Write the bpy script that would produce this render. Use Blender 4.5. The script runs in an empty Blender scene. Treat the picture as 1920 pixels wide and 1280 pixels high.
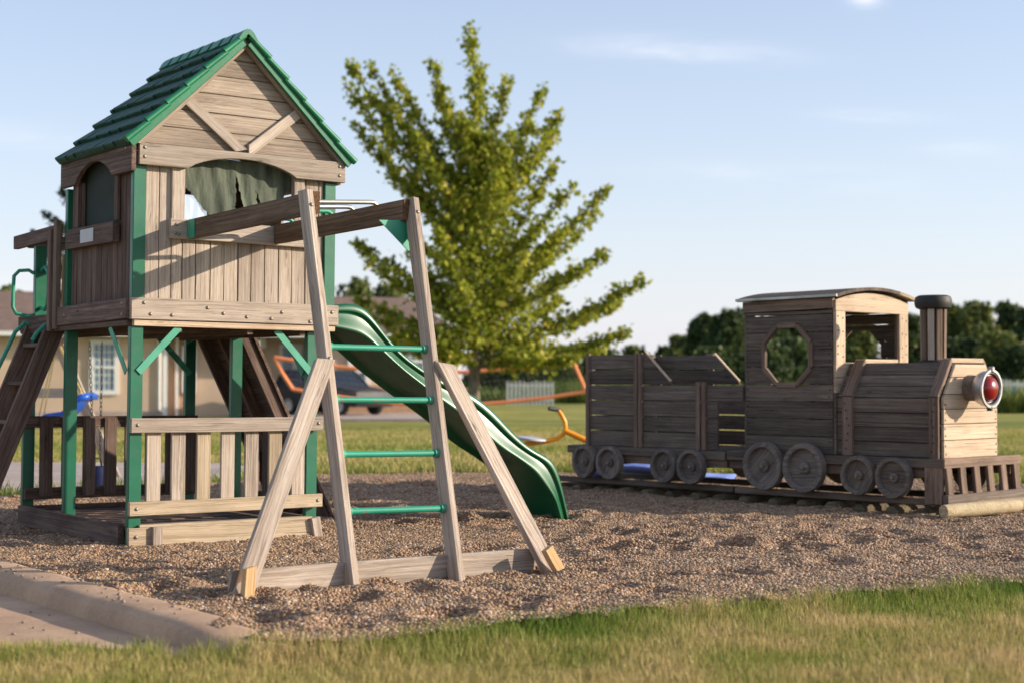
import bpy, bmesh, math, random
import numpy as np
from mathutils import Vector, Matrix
random.seed(7)
rng = np.random.default_rng(11)
R = math.radians
scn = bpy.context.scene
C = scn.collection

# ------------------------------------------------------------------ camera
cam = bpy.data.cameras.new('camera')
camo = bpy.data.objects.new('camera', cam); C.objects.link(camo)
cam.sensor_width = 36; cam.lens = 56.25
cam.clip_end = 3000; cam.clip_start = .05
camo.location = (0, 0, .94)
camo.rotation_euler = (R(90) + math.atan(72 / 3000), 0, 0)
cam.dof.use_dof = True; cam.dof.focus_distance = 8.6; cam.dof.aperture_fstop = 2.2
cam.dof.aperture_blades = 8
scn.camera = camo

# ------------------------------------------------------------------ sky + sun
SUN_EL = 17.5
SUN_AZ = (1.0, -0.05)            # horizontal direction towards the sun
w = bpy.data.worlds.new('World'); scn.world = w; w.use_nodes = True
nt = w.node_tree; nt.nodes.clear()
def N_(nt, t, **k):
    n = nt.nodes.new(t)
    for a, b in k.items():
        if a.startswith('i_'): n.inputs[a[2:].replace('_', ' ')].default_value = b
        else: setattr(n, a, b)
    return n
out = N_(nt, 'ShaderNodeOutputWorld'); bg = N_(nt, 'ShaderNodeBackground'); bg.inputs[1].default_value = .15
sky = N_(nt, 'ShaderNodeTexSky', sky_type='NISHITA', sun_disc=False)
sky.sun_elevation = R(SUN_EL); sky.sun_rotation = math.atan2(SUN_AZ[0], SUN_AZ[1])
sky.air_density = 1.0; sky.dust_density = 1.1; sky.ozone_density = 2.6; sky.altitude = 200
# thin wisps of cirrus, placed by direction in the sky dome
tc = N_(nt, 'ShaderNodeTexCoord')
sepd = N_(nt, 'ShaderNodeSeparateXYZ'); nt.links.new(tc.outputs['Generated'], sepd.inputs[0])
def wm(op, a, b=None, c=None):
    n = N_(nt, 'ShaderNodeMath', operation=op)
    for i, v in enumerate((a, b, c)):
        if v is None: continue
        if isinstance(v, (int, float)): n.inputs[i].default_value = v
        else: nt.links.new(v, n.inputs[i])
    return n.outputs[0]
az = wm('ARCTAN2', sepd.outputs[0], sepd.outputs[1]); el = wm('ARCSINE', sepd.outputs[2])
cmb = N_(nt, 'ShaderNodeCombineXYZ')
nt.links.new(wm('MULTIPLY', az, 1.0), cmb.inputs[0]); nt.links.new(wm('MULTIPLY', el, 7.0), cmb.inputs[1])
nz = N_(nt, 'ShaderNodeTexNoise'); nz.inputs['Scale'].default_value = 9; nz.inputs['Detail'].default_value = 6
nz.inputs['Roughness'].default_value = .62; nz.inputs['Distortion'].default_value = .6
nt.links.new(cmb.outputs[0], nz.inputs['Vector'])
tot = None
for (a0, e0, wa, we, k) in [(.108, .2025, .060, .0075, .40), (.222, .1600, .032, .0045, .26), (.2185, .2300, .010, .0055, .5),
                            (.170, .125, .075, .0090, .13), (-.31, .146, .05, .008, .13), (-.28, .05, .08, .014, .15), (.28, .137, .03, .006, .12)]:
    dx = wm('DIVIDE', wm('SUBTRACT', az, a0), wa); dy = wm('DIVIDE', wm('SUBTRACT', wm('ADD', el, wm('MULTIPLY', wm('SUBTRACT', az, a0), .07)), e0), we)
    d2 = wm('ADD', wm('MULTIPLY', dx, dx), wm('MULTIPLY', dy, dy))
    g = wm('MULTIPLY', wm('POWER', 2.718, wm('MULTIPLY', d2, -1.2)), k)
    tot = g if tot is None else wm('ADD', tot, g)
mask = wm('MULTIPLY', tot, wm('MAXIMUM', wm('MULTIPLY', wm('SUBTRACT', nz.outputs[0], .30), 2.8), 0.0))
# thin milky veil of high air low over the horizon, all round
veil = wm('ADD', wm('MULTIPLY', wm('POWER', 2.718, wm('MULTIPLY', wm('MAXIMUM', el, 0.0), -7.0)), .60), .20)
mixv = N_(nt, 'ShaderNodeMix', data_type='RGBA'); nt.links.new(veil, mixv.inputs['Factor'])
nt.links.new(sky.outputs[0], mixv.inputs[6]); mixv.inputs[7].default_value = (4.55, 4.45, 5.0, 1)
mix = N_(nt, 'ShaderNodeMix', data_type='RGBA'); nt.links.new(mask, mix.inputs['Factor'])
nt.links.new(mixv.outputs[2], mix.inputs[6]); mix.inputs[7].default_value = (7.6, 7.0, 6.8, 1)
nt.links.new(mix.outputs[2], bg.inputs[0]); nt.links.new(bg.outputs[0], out.inputs[0])

sl = bpy.data.lights.new('sun', 'SUN'); so = bpy.data.objects.new('sun', sl); C.objects.link(so)
sl.energy = 4.95; sl.angle = R(.53); sl.color = (1, .87, .71)
sdir = Vector((SUN_AZ[0], SUN_AZ[1], math.tan(R(SUN_EL)))).normalized()
so.rotation_euler = sdir.to_track_quat('Z', 'Y').to_euler()
vs = scn.view_settings; vs.view_transform = 'Standard'; vs.look = 'None'; vs.gamma = 1; vs.use_curve_mapping = False
vs.exposure = .50
scn.render.engine = 'CYCLES'

# ------------------------------------------------------------------ materials
def srgb(r, g, b):
    f = lambda c: (c / 255 / 12.92) if c / 255 <= .04045 else ((c / 255 + .055) / 1.055) ** 2.4
    return (f(r), f(g), f(b), 1)
class MatB:
    def __init__(s, name):
        s.m = bpy.data.materials.new(name); s.m.use_nodes = True
        s.nt = s.m.node_tree; s.nt.nodes.clear()
        s.out = s.n('ShaderNodeOutputMaterial'); s.p = s.n('ShaderNodeBsdfPrincipled')
        s.l(s.p.outputs[0], s.out.inputs[0])
    def n(s, t, **k):
        n = s.nt.nodes.new(t)
        for a, b in k.items(): setattr(n, a, b)
        return n
    def l(s, a, b): s.nt.links.new(a, b)
    def math(s, op, a, b=None, clamp=False):
        n = s.n('ShaderNodeMath', operation=op); n.use_clamp = clamp
        for i, v in enumerate((a, b)):
            if v is None: continue
            if isinstance(v, (int, float)): n.inputs[i].default_value = v
            else: s.l(v, n.inputs[i])
        return n.outputs[0]
    def noise(s, vec, scale, detail=4, rough=.55, dist=0):
        n = s.n('ShaderNodeTexNoise'); n.inputs['Scale'].default_value = scale; n.inputs['Detail'].default_value = detail
        n.inputs['Roughness'].default_value = rough; n.inputs['Distortion'].default_value = dist
        if vec is not None: s.l(vec, n.inputs['Vector'])
        return n.outputs['Fac']
    def vor(s, vec, scale, out='Distance', feature='F1'):
        n = s.n('ShaderNodeTexVoronoi', feature=feature); n.inputs['Scale'].default_value = scale
        if vec is not None: s.l(vec, n.inputs['Vector'])
        return n.outputs[out]
    def ramp(s, fac, stops):
        n = s.n('ShaderNodeValToRGB'); cr = n.color_ramp
        while len(cr.elements) < len(stops): cr.elements.new(.5)
        for e, (p, c) in zip(cr.elements, stops): e.position = p; e.color = c if len(c) == 4 else (*c, 1)
        s.l(fac, n.inputs[0]); return n.outputs[0]
    def mix(s, f, a, b, mode='MIX'):
        n = s.n('ShaderNodeMix', data_type='RGBA', blend_type=mode)
        for v, i in ((f, 0), (a, 6), (b, 7)):
            if isinstance(v, (int, float)): n.inputs[i].default_value = v
            elif isinstance(v, tuple): n.inputs[i].default_value = v if len(v) == 4 else (*v, 1)
            else: s.l(v, n.inputs[i])
        return n.outputs[2]
    def scalev(s, vec, sx, sy, sz):
        n = s.n('ShaderNodeVectorMath', operation='MULTIPLY'); s.l(vec, n.inputs[0]); n.inputs[1].default_value = (sx, sy, sz)
        return n.outputs[0]
    def addv(s, vec, v2):
        n = s.n('ShaderNodeVectorMath', operation='ADD'); s.l(vec, n.inputs[0])
        if isinstance(v2, tuple): n.inputs[1].default_value = v2
        else: s.l(v2, n.inputs[1])
        return n.outputs[0]
    def obj(s): return s.n('ShaderNodeTexCoord').outputs['Object']
    def rnd(s): return s.n('ShaderNodeObjectInfo').outputs['Random']
    def bump(s, h, strength, dist=.01):
        n = s.n('ShaderNodeBump'); n.inputs['Strength'].default_value = strength; n.inputs['Distance'].default_value = dist
        s.l(h, n.inputs['Height']); s.l(n.outputs[0], s.p.inputs['Normal'])
    def set(s, **k):
        for a, b in k.items():
            i = s.p.inputs[a.replace('_', ' ')]
            if hasattr(b, 'links') or isinstance(b, bpy.types.NodeSocket): s.l(b, i)
            else: i.default_value = b
        return s

def wood(name, dark, mid, light, stain=.35, stain_col=(.05, .045, .04, 1), fine=1.0, tint=(.78, 1.16), moss=0.0):
    b = MatB(name); o = b.obj(); r = b.rnd()
    off = b.n('ShaderNodeCombineXYZ'); b.l(b.math('MULTIPLY', r, 37.3), off.inputs[0]); b.l(b.math('MULTIPLY', r, 91.7), off.inputs[1]); b.l(b.math('MULTIPLY', r, 17.9), off.inputs[2])
    v = b.addv(o, off.outputs[0])
    wob = b.noise(b.scalev(v, 2.2, 9, 9), 1.0, 3, .5)
    wv = b.n('ShaderNodeCombineXYZ'); b.l(b.math('MULTIPLY', wob, .035), wv.inputs[1]); b.l(b.math('MULTIPLY', wob, .035), wv.inputs[2])
    v2 = b.addv(v, wv.outputs[0])
    g1 = b.noise(b.scalev(v2, .8, 78, 78), 1.0, 5, .66, .2)
    g2 = b.noise(b.scalev(v2, 3.0, 240 * fine, 240 * fine), 1.0, 3, .6)
    g3 = b.noise(b.scalev(v, .9, 9, 9), 1.0, 3, .5)
    gr = b.math('ADD', b.math('MULTIPLY', g1, .55), b.math('ADD', b.math('MULTIPLY', g2, .28), b.math('MULTIPLY', g3, .24)))
    col = b.ramp(gr, [(.36, dark), (.5, mid), (.66, light)])
    # cracks along the grain
    cr = b.noise(b.scalev(v2, 1.3, 150, 150), 1.0, 2, .5)
    crack = b.ramp(cr, [(.66, (0, 0, 0)), (.76, (1, 1, 1))])
    col = b.mix(b.math('MULTIPLY', crack, .6), col, tuple(c * .35 for c in dark[:3]) + (1,))
    # knots
    kd = b.vor(b.scalev(v, 2.4, 9.0, 0.0), 1.0)
    kn = b.ramp(kd, [(.03, (1, 1, 1)), (.06, (.55, .55, .55)), (.085, (.12, .12, .12)), (.15, (.3, .3, .3)), (.19, (0, 0, 0))])
    col = b.mix(b.math('MULTIPLY', kn, .75), col, tuple(c * .6 for c in dark[:3]) + (1,))
    # weather stains
    st = b.noise(b.scalev(v, 1.7, 4, 4), 1.6, 5, .6)
    col = b.mix(b.math('MULTIPLY', b.ramp(st, [(.48, (0, 0, 0)), (.7, (1, 1, 1))]), stain), col, stain_col)
    if moss:
        ms = b.noise(v, 5.0, 4, .6)
        col = b.mix(b.math('MULTIPLY', b.ramp(ms, [(.58, (0, 0, 0)), (.68, (1, 1, 1))]), moss), col, (.16, .17, .06, 1))
    val = b.n('ShaderNodeMapRange'); b.l(r, val.inputs[0]); val.inputs[3].default_value = tint[0]; val.inputs[4].default_value = tint[1]
    cc = b.n('ShaderNodeCombineXYZ'); [b.l(val.outputs[0], cc.inputs[i]) for i in range(3)]
    col = b.mix(1.0, col, cc.outputs[0], 'MULTIPLY')
    b.set(Base_Color=col, Roughness=.82); b.p.inputs['Specular IOR Level'].default_value = .25
    hgt = b.math('SUBTRACT', b.math('ADD', g1, b.math('MULTIPLY', g2, .6)), b.math('MULTIPLY', crack, .8))
    b.bump(hgt, .75, .005)
    return b.m

def paint(name, col, rough=.35, var=.25, dirt=(.05, .05, .04, 1), dirtamt=.25, coat=0.0, bump=.15, metal=0.0, chips=0.0):
    b = MatB(name); o = b.obj(); r = b.rnd()
    v = b.addv(o, (3.1, 1.7, .4))
    n1 = b.noise(v, 3.5, 5, .6); n2 = b.noise(v, 40, 3, .6); n3 = b.noise(b.scalev(v, 1, 1, 1), 9, 5, .65)
    lo = tuple(c * (1 - var) for c in col[:3]) + (1,); hi = tuple(min(1, c * (1 + var)) for c in col[:3]) + (1,)
    c = b.ramp(n1, [(.3, lo), (.7, hi)])
    c = b.mix(b.math('MULTIPLY', b.ramp(n3, [(.5, (0, 0, 0)), (.72, (1, 1, 1))]), dirtamt), c, dirt)
    if chips:
        ch = b.ramp(b.noise(b.scalev(v, 1, 1, 1), 14, 4, .7), [(.60, (0, 0, 0)), (.63, (1, 1, 1))])
        c = b.mix(b.math('MULTIPLY', ch, chips), c, (.18, .14, .11, 1))
    rg = b.math('ADD', b.math('MULTIPLY', n3, .25), rough - .1)
    b.set(Base_Color=c, Roughness=rg, Metallic=metal, Coat_Weight=float(coat), Coat_Roughness=.18)
    b.bump(n2, bump, .002)
    return b.m

M = {}
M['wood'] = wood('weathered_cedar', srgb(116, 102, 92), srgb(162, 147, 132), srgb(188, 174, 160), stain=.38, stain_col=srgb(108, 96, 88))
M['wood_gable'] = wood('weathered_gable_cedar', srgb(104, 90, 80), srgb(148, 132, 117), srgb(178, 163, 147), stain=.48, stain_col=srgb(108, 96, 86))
M['wood_side'] = wood('dark_weathered_cedar', srgb(48, 36, 31), srgb(96, 77, 68), srgb(136, 116, 104), stain=.55, stain_col=srgb(70, 52, 46))  # cedar copy with shade darkened into it for unlit sides and undersides
M['wood_beam'] = wood('brown_timber', srgb(62, 46, 36), srgb(108, 87, 71), srgb(142, 120, 100), stain=.45, stain_col=srgb(86, 68, 54))
M['wood_leg'] = wood('silver_timber', srgb(104, 90, 80), srgb(162, 146, 131), srgb(200, 185, 170), stain=.3, stain_col=srgb(112, 96, 86))
M['wood_moss'] = wood('damp_timber', srgb(110, 96, 78), srgb(162, 144, 120), srgb(188, 170, 146), stain=.3, stain_col=srgb(100, 88, 66), moss=.12)
M['wood_new'] = wood('fresh_pine', srgb(160, 122, 80), srgb(196, 158, 112), srgb(210, 176, 130), stain=.08, tint=(.97, 1.03))
M['wood_train'] = wood('grey_train_plank', srgb(54, 46, 41), srgb(94, 82, 73), srgb(124, 111, 99), stain=.45, stain_col=srgb(62, 54, 48), tint=(.72, 1.35))  # train wood with the shade of its unlit side put into the colour
M['wood_train_light'] = wood('pale_train_plank', srgb(138, 116, 94), srgb(182, 160, 136), srgb(206, 186, 162), stain=.32, stain_col=srgb(140, 118, 96), tint=(.95, 1.08))  # same train wood, sunlight put into the colour for the lit front
M['wood_train_brown'] = wood('brown_train_timber', srgb(74, 58, 48), srgb(118, 98, 84), srgb(150, 128, 112), stain=.4, stain_col=srgb(70, 58, 50))
M['wood_wheel'] = wood('wheel_wood', srgb(66, 58, 52), srgb(112, 101, 93), srgb(148, 136, 126), stain=.45, stain_col=srgb(70, 60, 54))
M['log'] = wood('log_wood', srgb(116, 98, 72), srgb(168, 150, 118), srgb(196, 180, 148), stain=.3, stain_col=srgb(96, 80, 54), moss=.3)
M['sleeper_wood'] = wood('sleeper_wood', srgb(60, 52, 40), srgb(104, 92, 72), srgb(146, 130, 100), stain=.7, stain_col=srgb(54, 46, 36))
M['endgrain'] = wood('rotten_end_grain', srgb(40, 28, 20), srgb(92, 68, 48), srgb(140, 104, 72), stain=.4, stain_col=srgb(48, 34, 24), fine=.4)
M['post'] = paint('green_post_sleeve', srgb(18, 96, 70), rough=.34, var=.18, dirtamt=.45, dirt=srgb(44, 84, 66))
M['brace'] = paint('green_steel_bracket', srgb(62, 150, 122), rough=.45, var=.15, dirtamt=.3, dirt=srgb(40, 90, 74), chips=.2)
M['rung'] = paint('green_rung_paint', srgb(40, 140, 112), rough=.4, var=.15, dirtamt=.2, dirt=srgb(40, 84, 68), chips=.75)
M['roof'] = paint('green_roof_plastic', srgb(8, 64, 52), rough=.62, var=.3, dirtamt=.45, dirt=srgb(22, 54, 44), bump=.5)
M['roof_trim'] = paint('green_roof_trim', srgb(18, 108, 72), rough=.36, var=.15, dirtamt=.3, dirt=srgb(20, 84, 56), bump=.3)
M['slide'] = paint('green_slide_plastic', srgb(6, 84, 50), rough=.36, var=.1, dirtamt=.12, dirt=srgb(20, 76, 54), bump=.06, coat=.12)
M['bolt'] = paint('zinc_bolt', srgb(150, 140, 126), rough=.45, metal=.7, dirtamt=.4)
M['steel'] = paint('worn_steel', srgb(170, 168, 160), rough=.35, metal=.8, dirtamt=.3)
M['chrome'] = paint('old_chrome', srgb(176, 176, 178), rough=.36, metal=.9, dirtamt=.2)
M['black'] = paint('black_rubber', srgb(34, 32, 30), rough=.6, dirtamt=.3, dirt=srgb(70, 64, 56))
M['lens'] = paint('red_lens', srgb(128, 12, 18), rough=.22, var=.08, dirtamt=.15, coat=.25, bump=.0)
M['blue'] = paint('blue_plastic', srgb(22, 86, 186), rough=.35, dirtamt=.08)
M['navy'] = paint('navy_plastic', srgb(22, 34, 70), rough=.4, dirtamt=.08)
M['paleblue'] = paint('faded_blue_plastic', srgb(120, 140, 205), rough=.4, dirtamt=.08)
M['yellow'] = paint('yellow_tube_paint', srgb(236, 150, 16), rough=.35, dirtamt=.1, var=.08)
M['rope'] = paint('yellow_rope', srgb(220, 190, 110), rough=.8, dirtamt=.1)
M['orange'] = paint('orange_net_tape', srgb(250, 150, 100), rough=.7, dirtamt=.05, var=.08)
M['white'] = paint('white_trim', srgb(226, 224, 218), rough=.6, dirtamt=.05, var=.04)
M['plate'] = paint('grey_plate', srgb(186, 184, 186), rough=.5, dirtamt=.1, var=.06)
M['darkcloth'] = paint('dark_green_tarp', srgb(40, 48, 42), rough=.8, dirtamt=.3, dirt=srgb(28, 32, 30), var=.2)
M['carpaint'] = paint('dark_car_paint', srgb(18, 20, 24), rough=.55, dirtamt=.05, bump=0)
M['greycar'] = paint('grey_car_paint', srgb(60, 62, 68), rough=.4, dirtamt=.05, coat=.5, bump=0)
M['carglass'] = paint('car_glass', srgb(22, 28, 40), rough=.25, dirtamt=0, var=.05, bump=0)
M['winglass'] = paint('window_glass', srgb(118, 142, 156), rough=.08, dirtamt=0, var=.1, coat=.6, bump=0)
M['hubcap'] = paint('alloy_wheel', srgb(170, 170, 172), rough=.35, metal=.6, dirtamt=.1)
M['shingle_brown'] = paint('brown_roof_shingle', srgb(120, 98, 84), rough=.9, var=.25, dirtamt=.2, bump=.5)
M['cyan'] = paint('pale_blue_paint', srgb(90, 170, 205), rough=.5, dirtamt=.05)

def mk_tarp():
    b = MatB('torn_green_tarp'); v = b.obj()
    n = b.noise(b.scalev(v, 9, 9, 1.6), 1.5, 5, .6); n2 = b.noise(v, 40, 3)
    c = b.ramp(n, [(.3, srgb(60, 66, 54)), (.55, srgb(96, 104, 86)), (.75, srgb(124, 130, 112))])
    b.set(Base_Color=c, Roughness=.75); b.bump(b.math('ADD', n, b.math('MULTIPLY', n2, .3)), .6, .02)
    t = b.n('ShaderNodeBsdfTranslucent'); b.l(c, t.inputs[0]); ms = b.n('ShaderNodeMixShader'); ms.inputs[0].default_value = .25
    b.l(b.p.outputs[0], ms.inputs[1]); b.l(t.outputs[0], ms.inputs[2]); b.l(ms.outputs[0], b.out.inputs[0])
    return b.m
M['tarp'] = mk_tarp()
def mk_film():
    b = MatB('clear_torn_film'); b.set(Base_Color=(.75, .8, .85, 1), Roughness=.25)
    t = b.n('ShaderNodeBsdfTransparent'); ms = b.n('ShaderNodeMixShader')
    n = b.noise(b.scalev(b.obj(), 20, 20, 3), 1.5, 4)
    b.l(b.ramp(n, [(.42, (.08, .08, .08)), (.68, (.6, .6, .6))]), ms.inputs[0])
    b.l(t.outputs[0], ms.inputs[1]); b.l(b.p.outputs[0], ms.inputs[2]); b.l(ms.outputs[0], b.out.inputs[0])
    return b.m
M['film'] = mk_film()

def leafmat(name, stops, trans=.35, attr='tint'):
    b = MatB(name); a = b.n('ShaderNodeAttribute'); a.attribute_name = attr
    c = b.ramp(a.outputs['Fac'], stops)
    b.set(Base_Color=c, Roughness=.55); b.p.inputs['Specular IOR Level'].default_value = .3
    t = b.n('ShaderNodeBsdfTranslucent'); ms = b.n('ShaderNodeMixShader'); ms.inputs[0].default_value = trans
    b.l(b.mix(.5, c, (c0 := stops[-1][1]) if False else c), t.inputs[0])
    b.l(b.p.outputs[0], ms.inputs[1]); b.l(t.outputs[0], ms.inputs[2]); b.l(ms.outputs[0], b.out.inputs[0])
    return b.m
M['maple'] = leafmat('maple_leaf', [(0, srgb(96, 112, 30)), (.45, srgb(152, 160, 52)), (.8, srgb(190, 184, 72)), (1, srgb(208, 176, 86))], .5)
M['farleaf'] = leafmat('far_dark_leaf', [(0, srgb(40, 54, 32)), (.5, srgb(74, 92, 50)), (1, srgb(132, 136, 72))], .3)
M['farleaf2'] = leafmat('far_olive_leaf', [(0, srgb(56, 70, 36)), (.5, srgb(104, 116, 58)), (1, srgb(152, 146, 80))], .3)
M['pine'] = leafmat('conifer_needle', [(0, srgb(26, 40, 30)), (.6, srgb(48, 66, 44)), (1, srgb(76, 90, 56))], .1)
M['grass'] = leafmat('grass_blade', [(0, srgb(94, 116, 40)), (.35, srgb(132, 142, 60)), (.6, srgb(166, 154, 92)), (1, srgb(200, 174, 124))], .35)
M['weed'] = leafmat('tall_weeds', [(0, srgb(54, 74, 28)), (.5, srgb(96, 112, 44)), (1, srgb(158, 152, 76))], .3)
def mk_bark():
    b = MatB('grey_bark'); v = b.obj(); n = b.noise(b.scalev(v, 9, 9, 2), 2, 5, .6)
    b.set(Base_Color=b.ramp(n, [(.3, srgb(70, 62, 52)), (.7, srgb(138, 126, 108))]), Roughness=.9); b.bump(n, .8, .02); return b.m
M['bark'] = mk_bark()
def mk_pebble():
    b = MatB('pea_gravel'); r = b.rnd()
    c = b.ramp(r, [(0, srgb(88, 69, 54)), (.13, srgb(152, 118, 84)), (.3, srgb(178, 142, 102)), (.42, srgb(106, 88, 74)), (.55, srgb(190, 157, 118)),
                   (.68, srgb(142, 108, 80)), (.80, srgb(204, 172, 136)), (.88, srgb(90, 76, 70)), (.96, srgb(198, 176, 152)), (1, srgb(222, 206, 188))])
    b.nt.nodes[-1].color_ramp.interpolation = 'CONSTANT' if False else 'LINEAR'
    n = b.noise(b.obj(), 3, 3)
    c = b.mix(b.math('MULTIPLY', n, .55), c, srgb(108, 90, 76))
    b.set(Base_Color=c, Roughness=.6); b.p.inputs['Specular IOR Level'].default_value = .35
    return b.m
M['pebble'] = mk_pebble()
def mk_gravel():
    b = MatB('gravel_bed'); v = b.obj()
    cells = b.n('ShaderNodeTexVoronoi'); cells.inputs['Scale'].default_value = 75; b.l(v, cells.inputs['Vector'])
    cs = b.n('ShaderNodeSeparateColor'); b.l(cells.outputs['Color'], cs.inputs[0])
    c = b.ramp(cs.outputs[0], [(0, srgb(88, 62, 52)), (.25, srgb(140, 102, 78)), (.5, srgb(168, 128, 98)), (.75, srgb(116, 90, 78)), (.92, srgb(196, 162, 130)), (1, srgb(226, 206, 184))])
    c = b.mix(b.math('MULTIPLY', b.noise(v, 1.3, 4), .3), c, srgb(120, 92, 78))
    b.set(Base_Color=c, Roughness=.8)
    b.bump(b.math('MULTIPLY', cells.outputs['Distance'], -1), 1.0, .012)
    return b.m
M['gravel'] = mk_gravel()
def mk_lawn():
    b = MatB('lawn_soil_and_grass'); v = b.obj()
    n1 = b.noise(b.scalev(v, .35, 1, 1), .35, 4, .6); n2 = b.noise(v, 14, 5, .7); n3 = b.noise(b.scalev(v, 1, 1, 1), 1.6, 4, .6)
    f = b.math('ADD', b.math('MULTIPLY', n1, .55), b.math('ADD', b.math('MULTIPLY', n2, .25), b.math('MULTIPLY', n3, .2)))
    c = b.ramp(f, [(.36, srgb(92, 104, 46)), (.46, srgb(124, 130, 62)), (.54, srgb(152, 148, 80)), (.64, srgb(180, 162, 104))])
    b.set(Base_Color=c, Roughness=.9); b.bump(n2, 1.0, .05); b.p.inputs['Specular IOR Level'].default_value = .1
    return b.m
M['lawn'] = mk_lawn()
def mk_conc(name, a, c2):
    b = MatB(name); v = b.obj(); n = b.noise(v, 2.2, 6, .65); n2 = b.noise(v, 60, 3, .7); n3 = b.noise(v, 250, 2)
    c = b.ramp(b.math('ADD', b.math('MULTIPLY', n, .7), b.math('MULTIPLY', n2, .3)), [(.35, a), (.65, c2)])
    sp = b.ramp(b.noise(v, 28, 2, .5), [(.70, (0, 0, 0)), (.74, (1, 1, 1))])
    c = b.mix(b.math('MULTIPLY', sp, .4), c, srgb(84, 70, 58))
    b.set(Base_Color=c, Roughness=.9); b.bump(b.math('ADD', n2, n3), .5, .004); return b.m
M['concrete'] = mk_conc('tan_concrete', srgb(160, 128, 102), srgb(202, 168, 136))
M['path'] = mk_conc('pale_path_concrete', srgb(150, 134, 124), srgb(190, 172, 160))
def mk_siding():
    b = MatB('beige_lap_siding'); v = b.obj(); s = b.n('ShaderNodeSeparateXYZ'); b.l(v, s.inputs[0])
    z = b.math('FRACT', b.math('MULTIPLY', s.outputs[2], 8.0))
    n = b.noise(v, .8, 3)
    c = b.ramp(n, [(.3, srgb(196, 170, 146)), (.7, srgb(212, 186, 160))])
    c = b.mix(b.ramp(z, [(0, (.35, .35, .35)), (.08, (0, 0, 0))]), c, srgb(150, 130, 108))
    b.set(Base_Color=c, Roughness=.8); b.bump(z, .6, .02); return b.m
M['siding'] = mk_siding()
def mk_brick():
    b = MatB('brown_brick'); t = b.n('ShaderNodeTexBrick'); v = b.obj()
    sw = b.n('ShaderNodeSeparateXYZ'); b.l(v, sw.inputs[0]); cb = b.n('ShaderNodeCombineXYZ'); b.l(sw.outputs[0], cb.inputs[0]); b.l(sw.outputs[2], cb.inputs[1]); b.l(sw.outputs[1], cb.inputs[2])
    b.l(cb.outputs[0], t.inputs['Vector']); t.inputs['Scale'].default_value = 4.5
    t.inputs['Color1'].default_value = srgb(150, 108, 80); t.inputs['Color2'].default_value = srgb(178, 136, 104); t.inputs['Mortar'].default_value = srgb(190, 172, 150)
    b.set(Base_Color=t.outputs[0], Roughness=.9); return b.m
M['brick'] = mk_brick()

# ------------------------------------------------------------------ mesh helpers
def link(name, me, mat=None, parent=None, mtx=None, smooth=False):
    o = bpy.data.objects.new(name, me); C.objects.link(o)
    if mat is not None and len(me.materials) == 0: me.materials.append(M[mat] if isinstance(mat, str) else mat)
    if parent: o.parent = parent
    if mtx is not None: o.matrix_local = mtx
    if smooth: me.shade_smooth()
    return o
def tag(o, label, cat=None, group=None, kind=None):
    if label: o['label'] = label
    if cat: o['category'] = cat
    if group: o['group'] = group
    if kind: o['kind'] = kind
    return o
def thing(name, label, cat, mtx=None, group=None):
    o = bpy.data.objects.new(name, None); C.objects.link(o); o.empty_display_size = .2
    if mtx is not None: o.matrix_world = mtx
    return tag(o, label, cat, group)
def pydata(name, v, f):
    me = bpy.data.meshes.new(name); me.from_pydata([tuple(p) for p in v], [], f); me.update(); return me
def frame(a, x, yhint):
    x = Vector(x).normalized(); z = x.cross(Vector(yhint)).normalized(); y = z.cross(x)
    m = Matrix((x, y, z)).transposed().to_4x4(); m.translation = Vector(a); return m
def board(name, a, b, wd, th, ydir, mat, parent, ka=0.0, kb=0.0, ch=.003, bow=.0015, zoff=0.0, seg=4):
    """sawn board from a to b: width wd along ydir, thickness th; ends slanted by ka/kb (dx per unit of width)"""
    a = Vector(a); b = Vector(b); L = (b - a).length
    m = frame(a, b - a, ydir); hw, ht = wd / 2, th / 2; c = min(ch, hw * .5, ht * .5)
    prof = [(-hw + c, -ht), (hw - c, -ht), (hw, -ht + c), (hw, ht - c), (hw - c, ht), (-hw + c, ht), (-hw, ht - c), (-hw, -ht + c)]
    vs_, fs = [], []
    jy = random.uniform(-bow, bow); jz = random.uniform(-bow, bow)
    for i in range(seg + 1):
        t = i / seg; k = ka * (1 - t) + kb * t
        cy = jy * math.sin(t * math.pi); cz = jz * math.sin(t * math.pi) + zoff
        for (y, z) in prof:
            vs_.append((t * L + k * y, y + cy, z + cz))
    n = 8
    for i in range(seg):
        for j in range(n):
            fs.append((i * n + j, i * n + (j + 1) % n, (i + 1) * n + (j + 1) % n, (i + 1) * n + j))
    fs.append(tuple(range(n - 1, -1, -1))); fs.append(tuple(seg * n + j for j in range(n)))
    me = pydata(name, vs_, fs)
    bm = bmesh.new(); bm.from_mesh(me); bmesh.ops.recalc_face_normals(bm, faces=bm.faces); bm.to_mesh(me); bm.free()
    return link(name, me, mat, parent, m)
def prism(name, poly, th, mtx, mat, parent, holes=None, ch=.003):
    """closed polygon (x,y) extruded by th along z"""
    bm = bmesh.new()
    v0 = [bm.verts.new((x, y, 0)) for x, y in poly]; v1 = [bm.verts.new((x, y, th)) for x, y in poly]
    n = len(poly); bm.faces.new(v0[::-1]); bm.faces.new(v1)
    for i in range(n): bm.faces.new((v0[i], v0[(i + 1) % n], v1[(i + 1) % n], v1[i]))
    bmesh.ops.recalc_face_normals(bm, faces=bm.faces)
    if ch:
        try: bmesh.ops.bevel(bm, geom=[e for e in bm.edges if e.calc_face_angle(0) > .6], offset=ch, segments=1, affect='EDGES')
        except Exception: pass
    me = bpy.data.meshes.new(name); bm.to_mesh(me); bm.free()
    return link(name, me, mat, parent, mtx)
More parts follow.
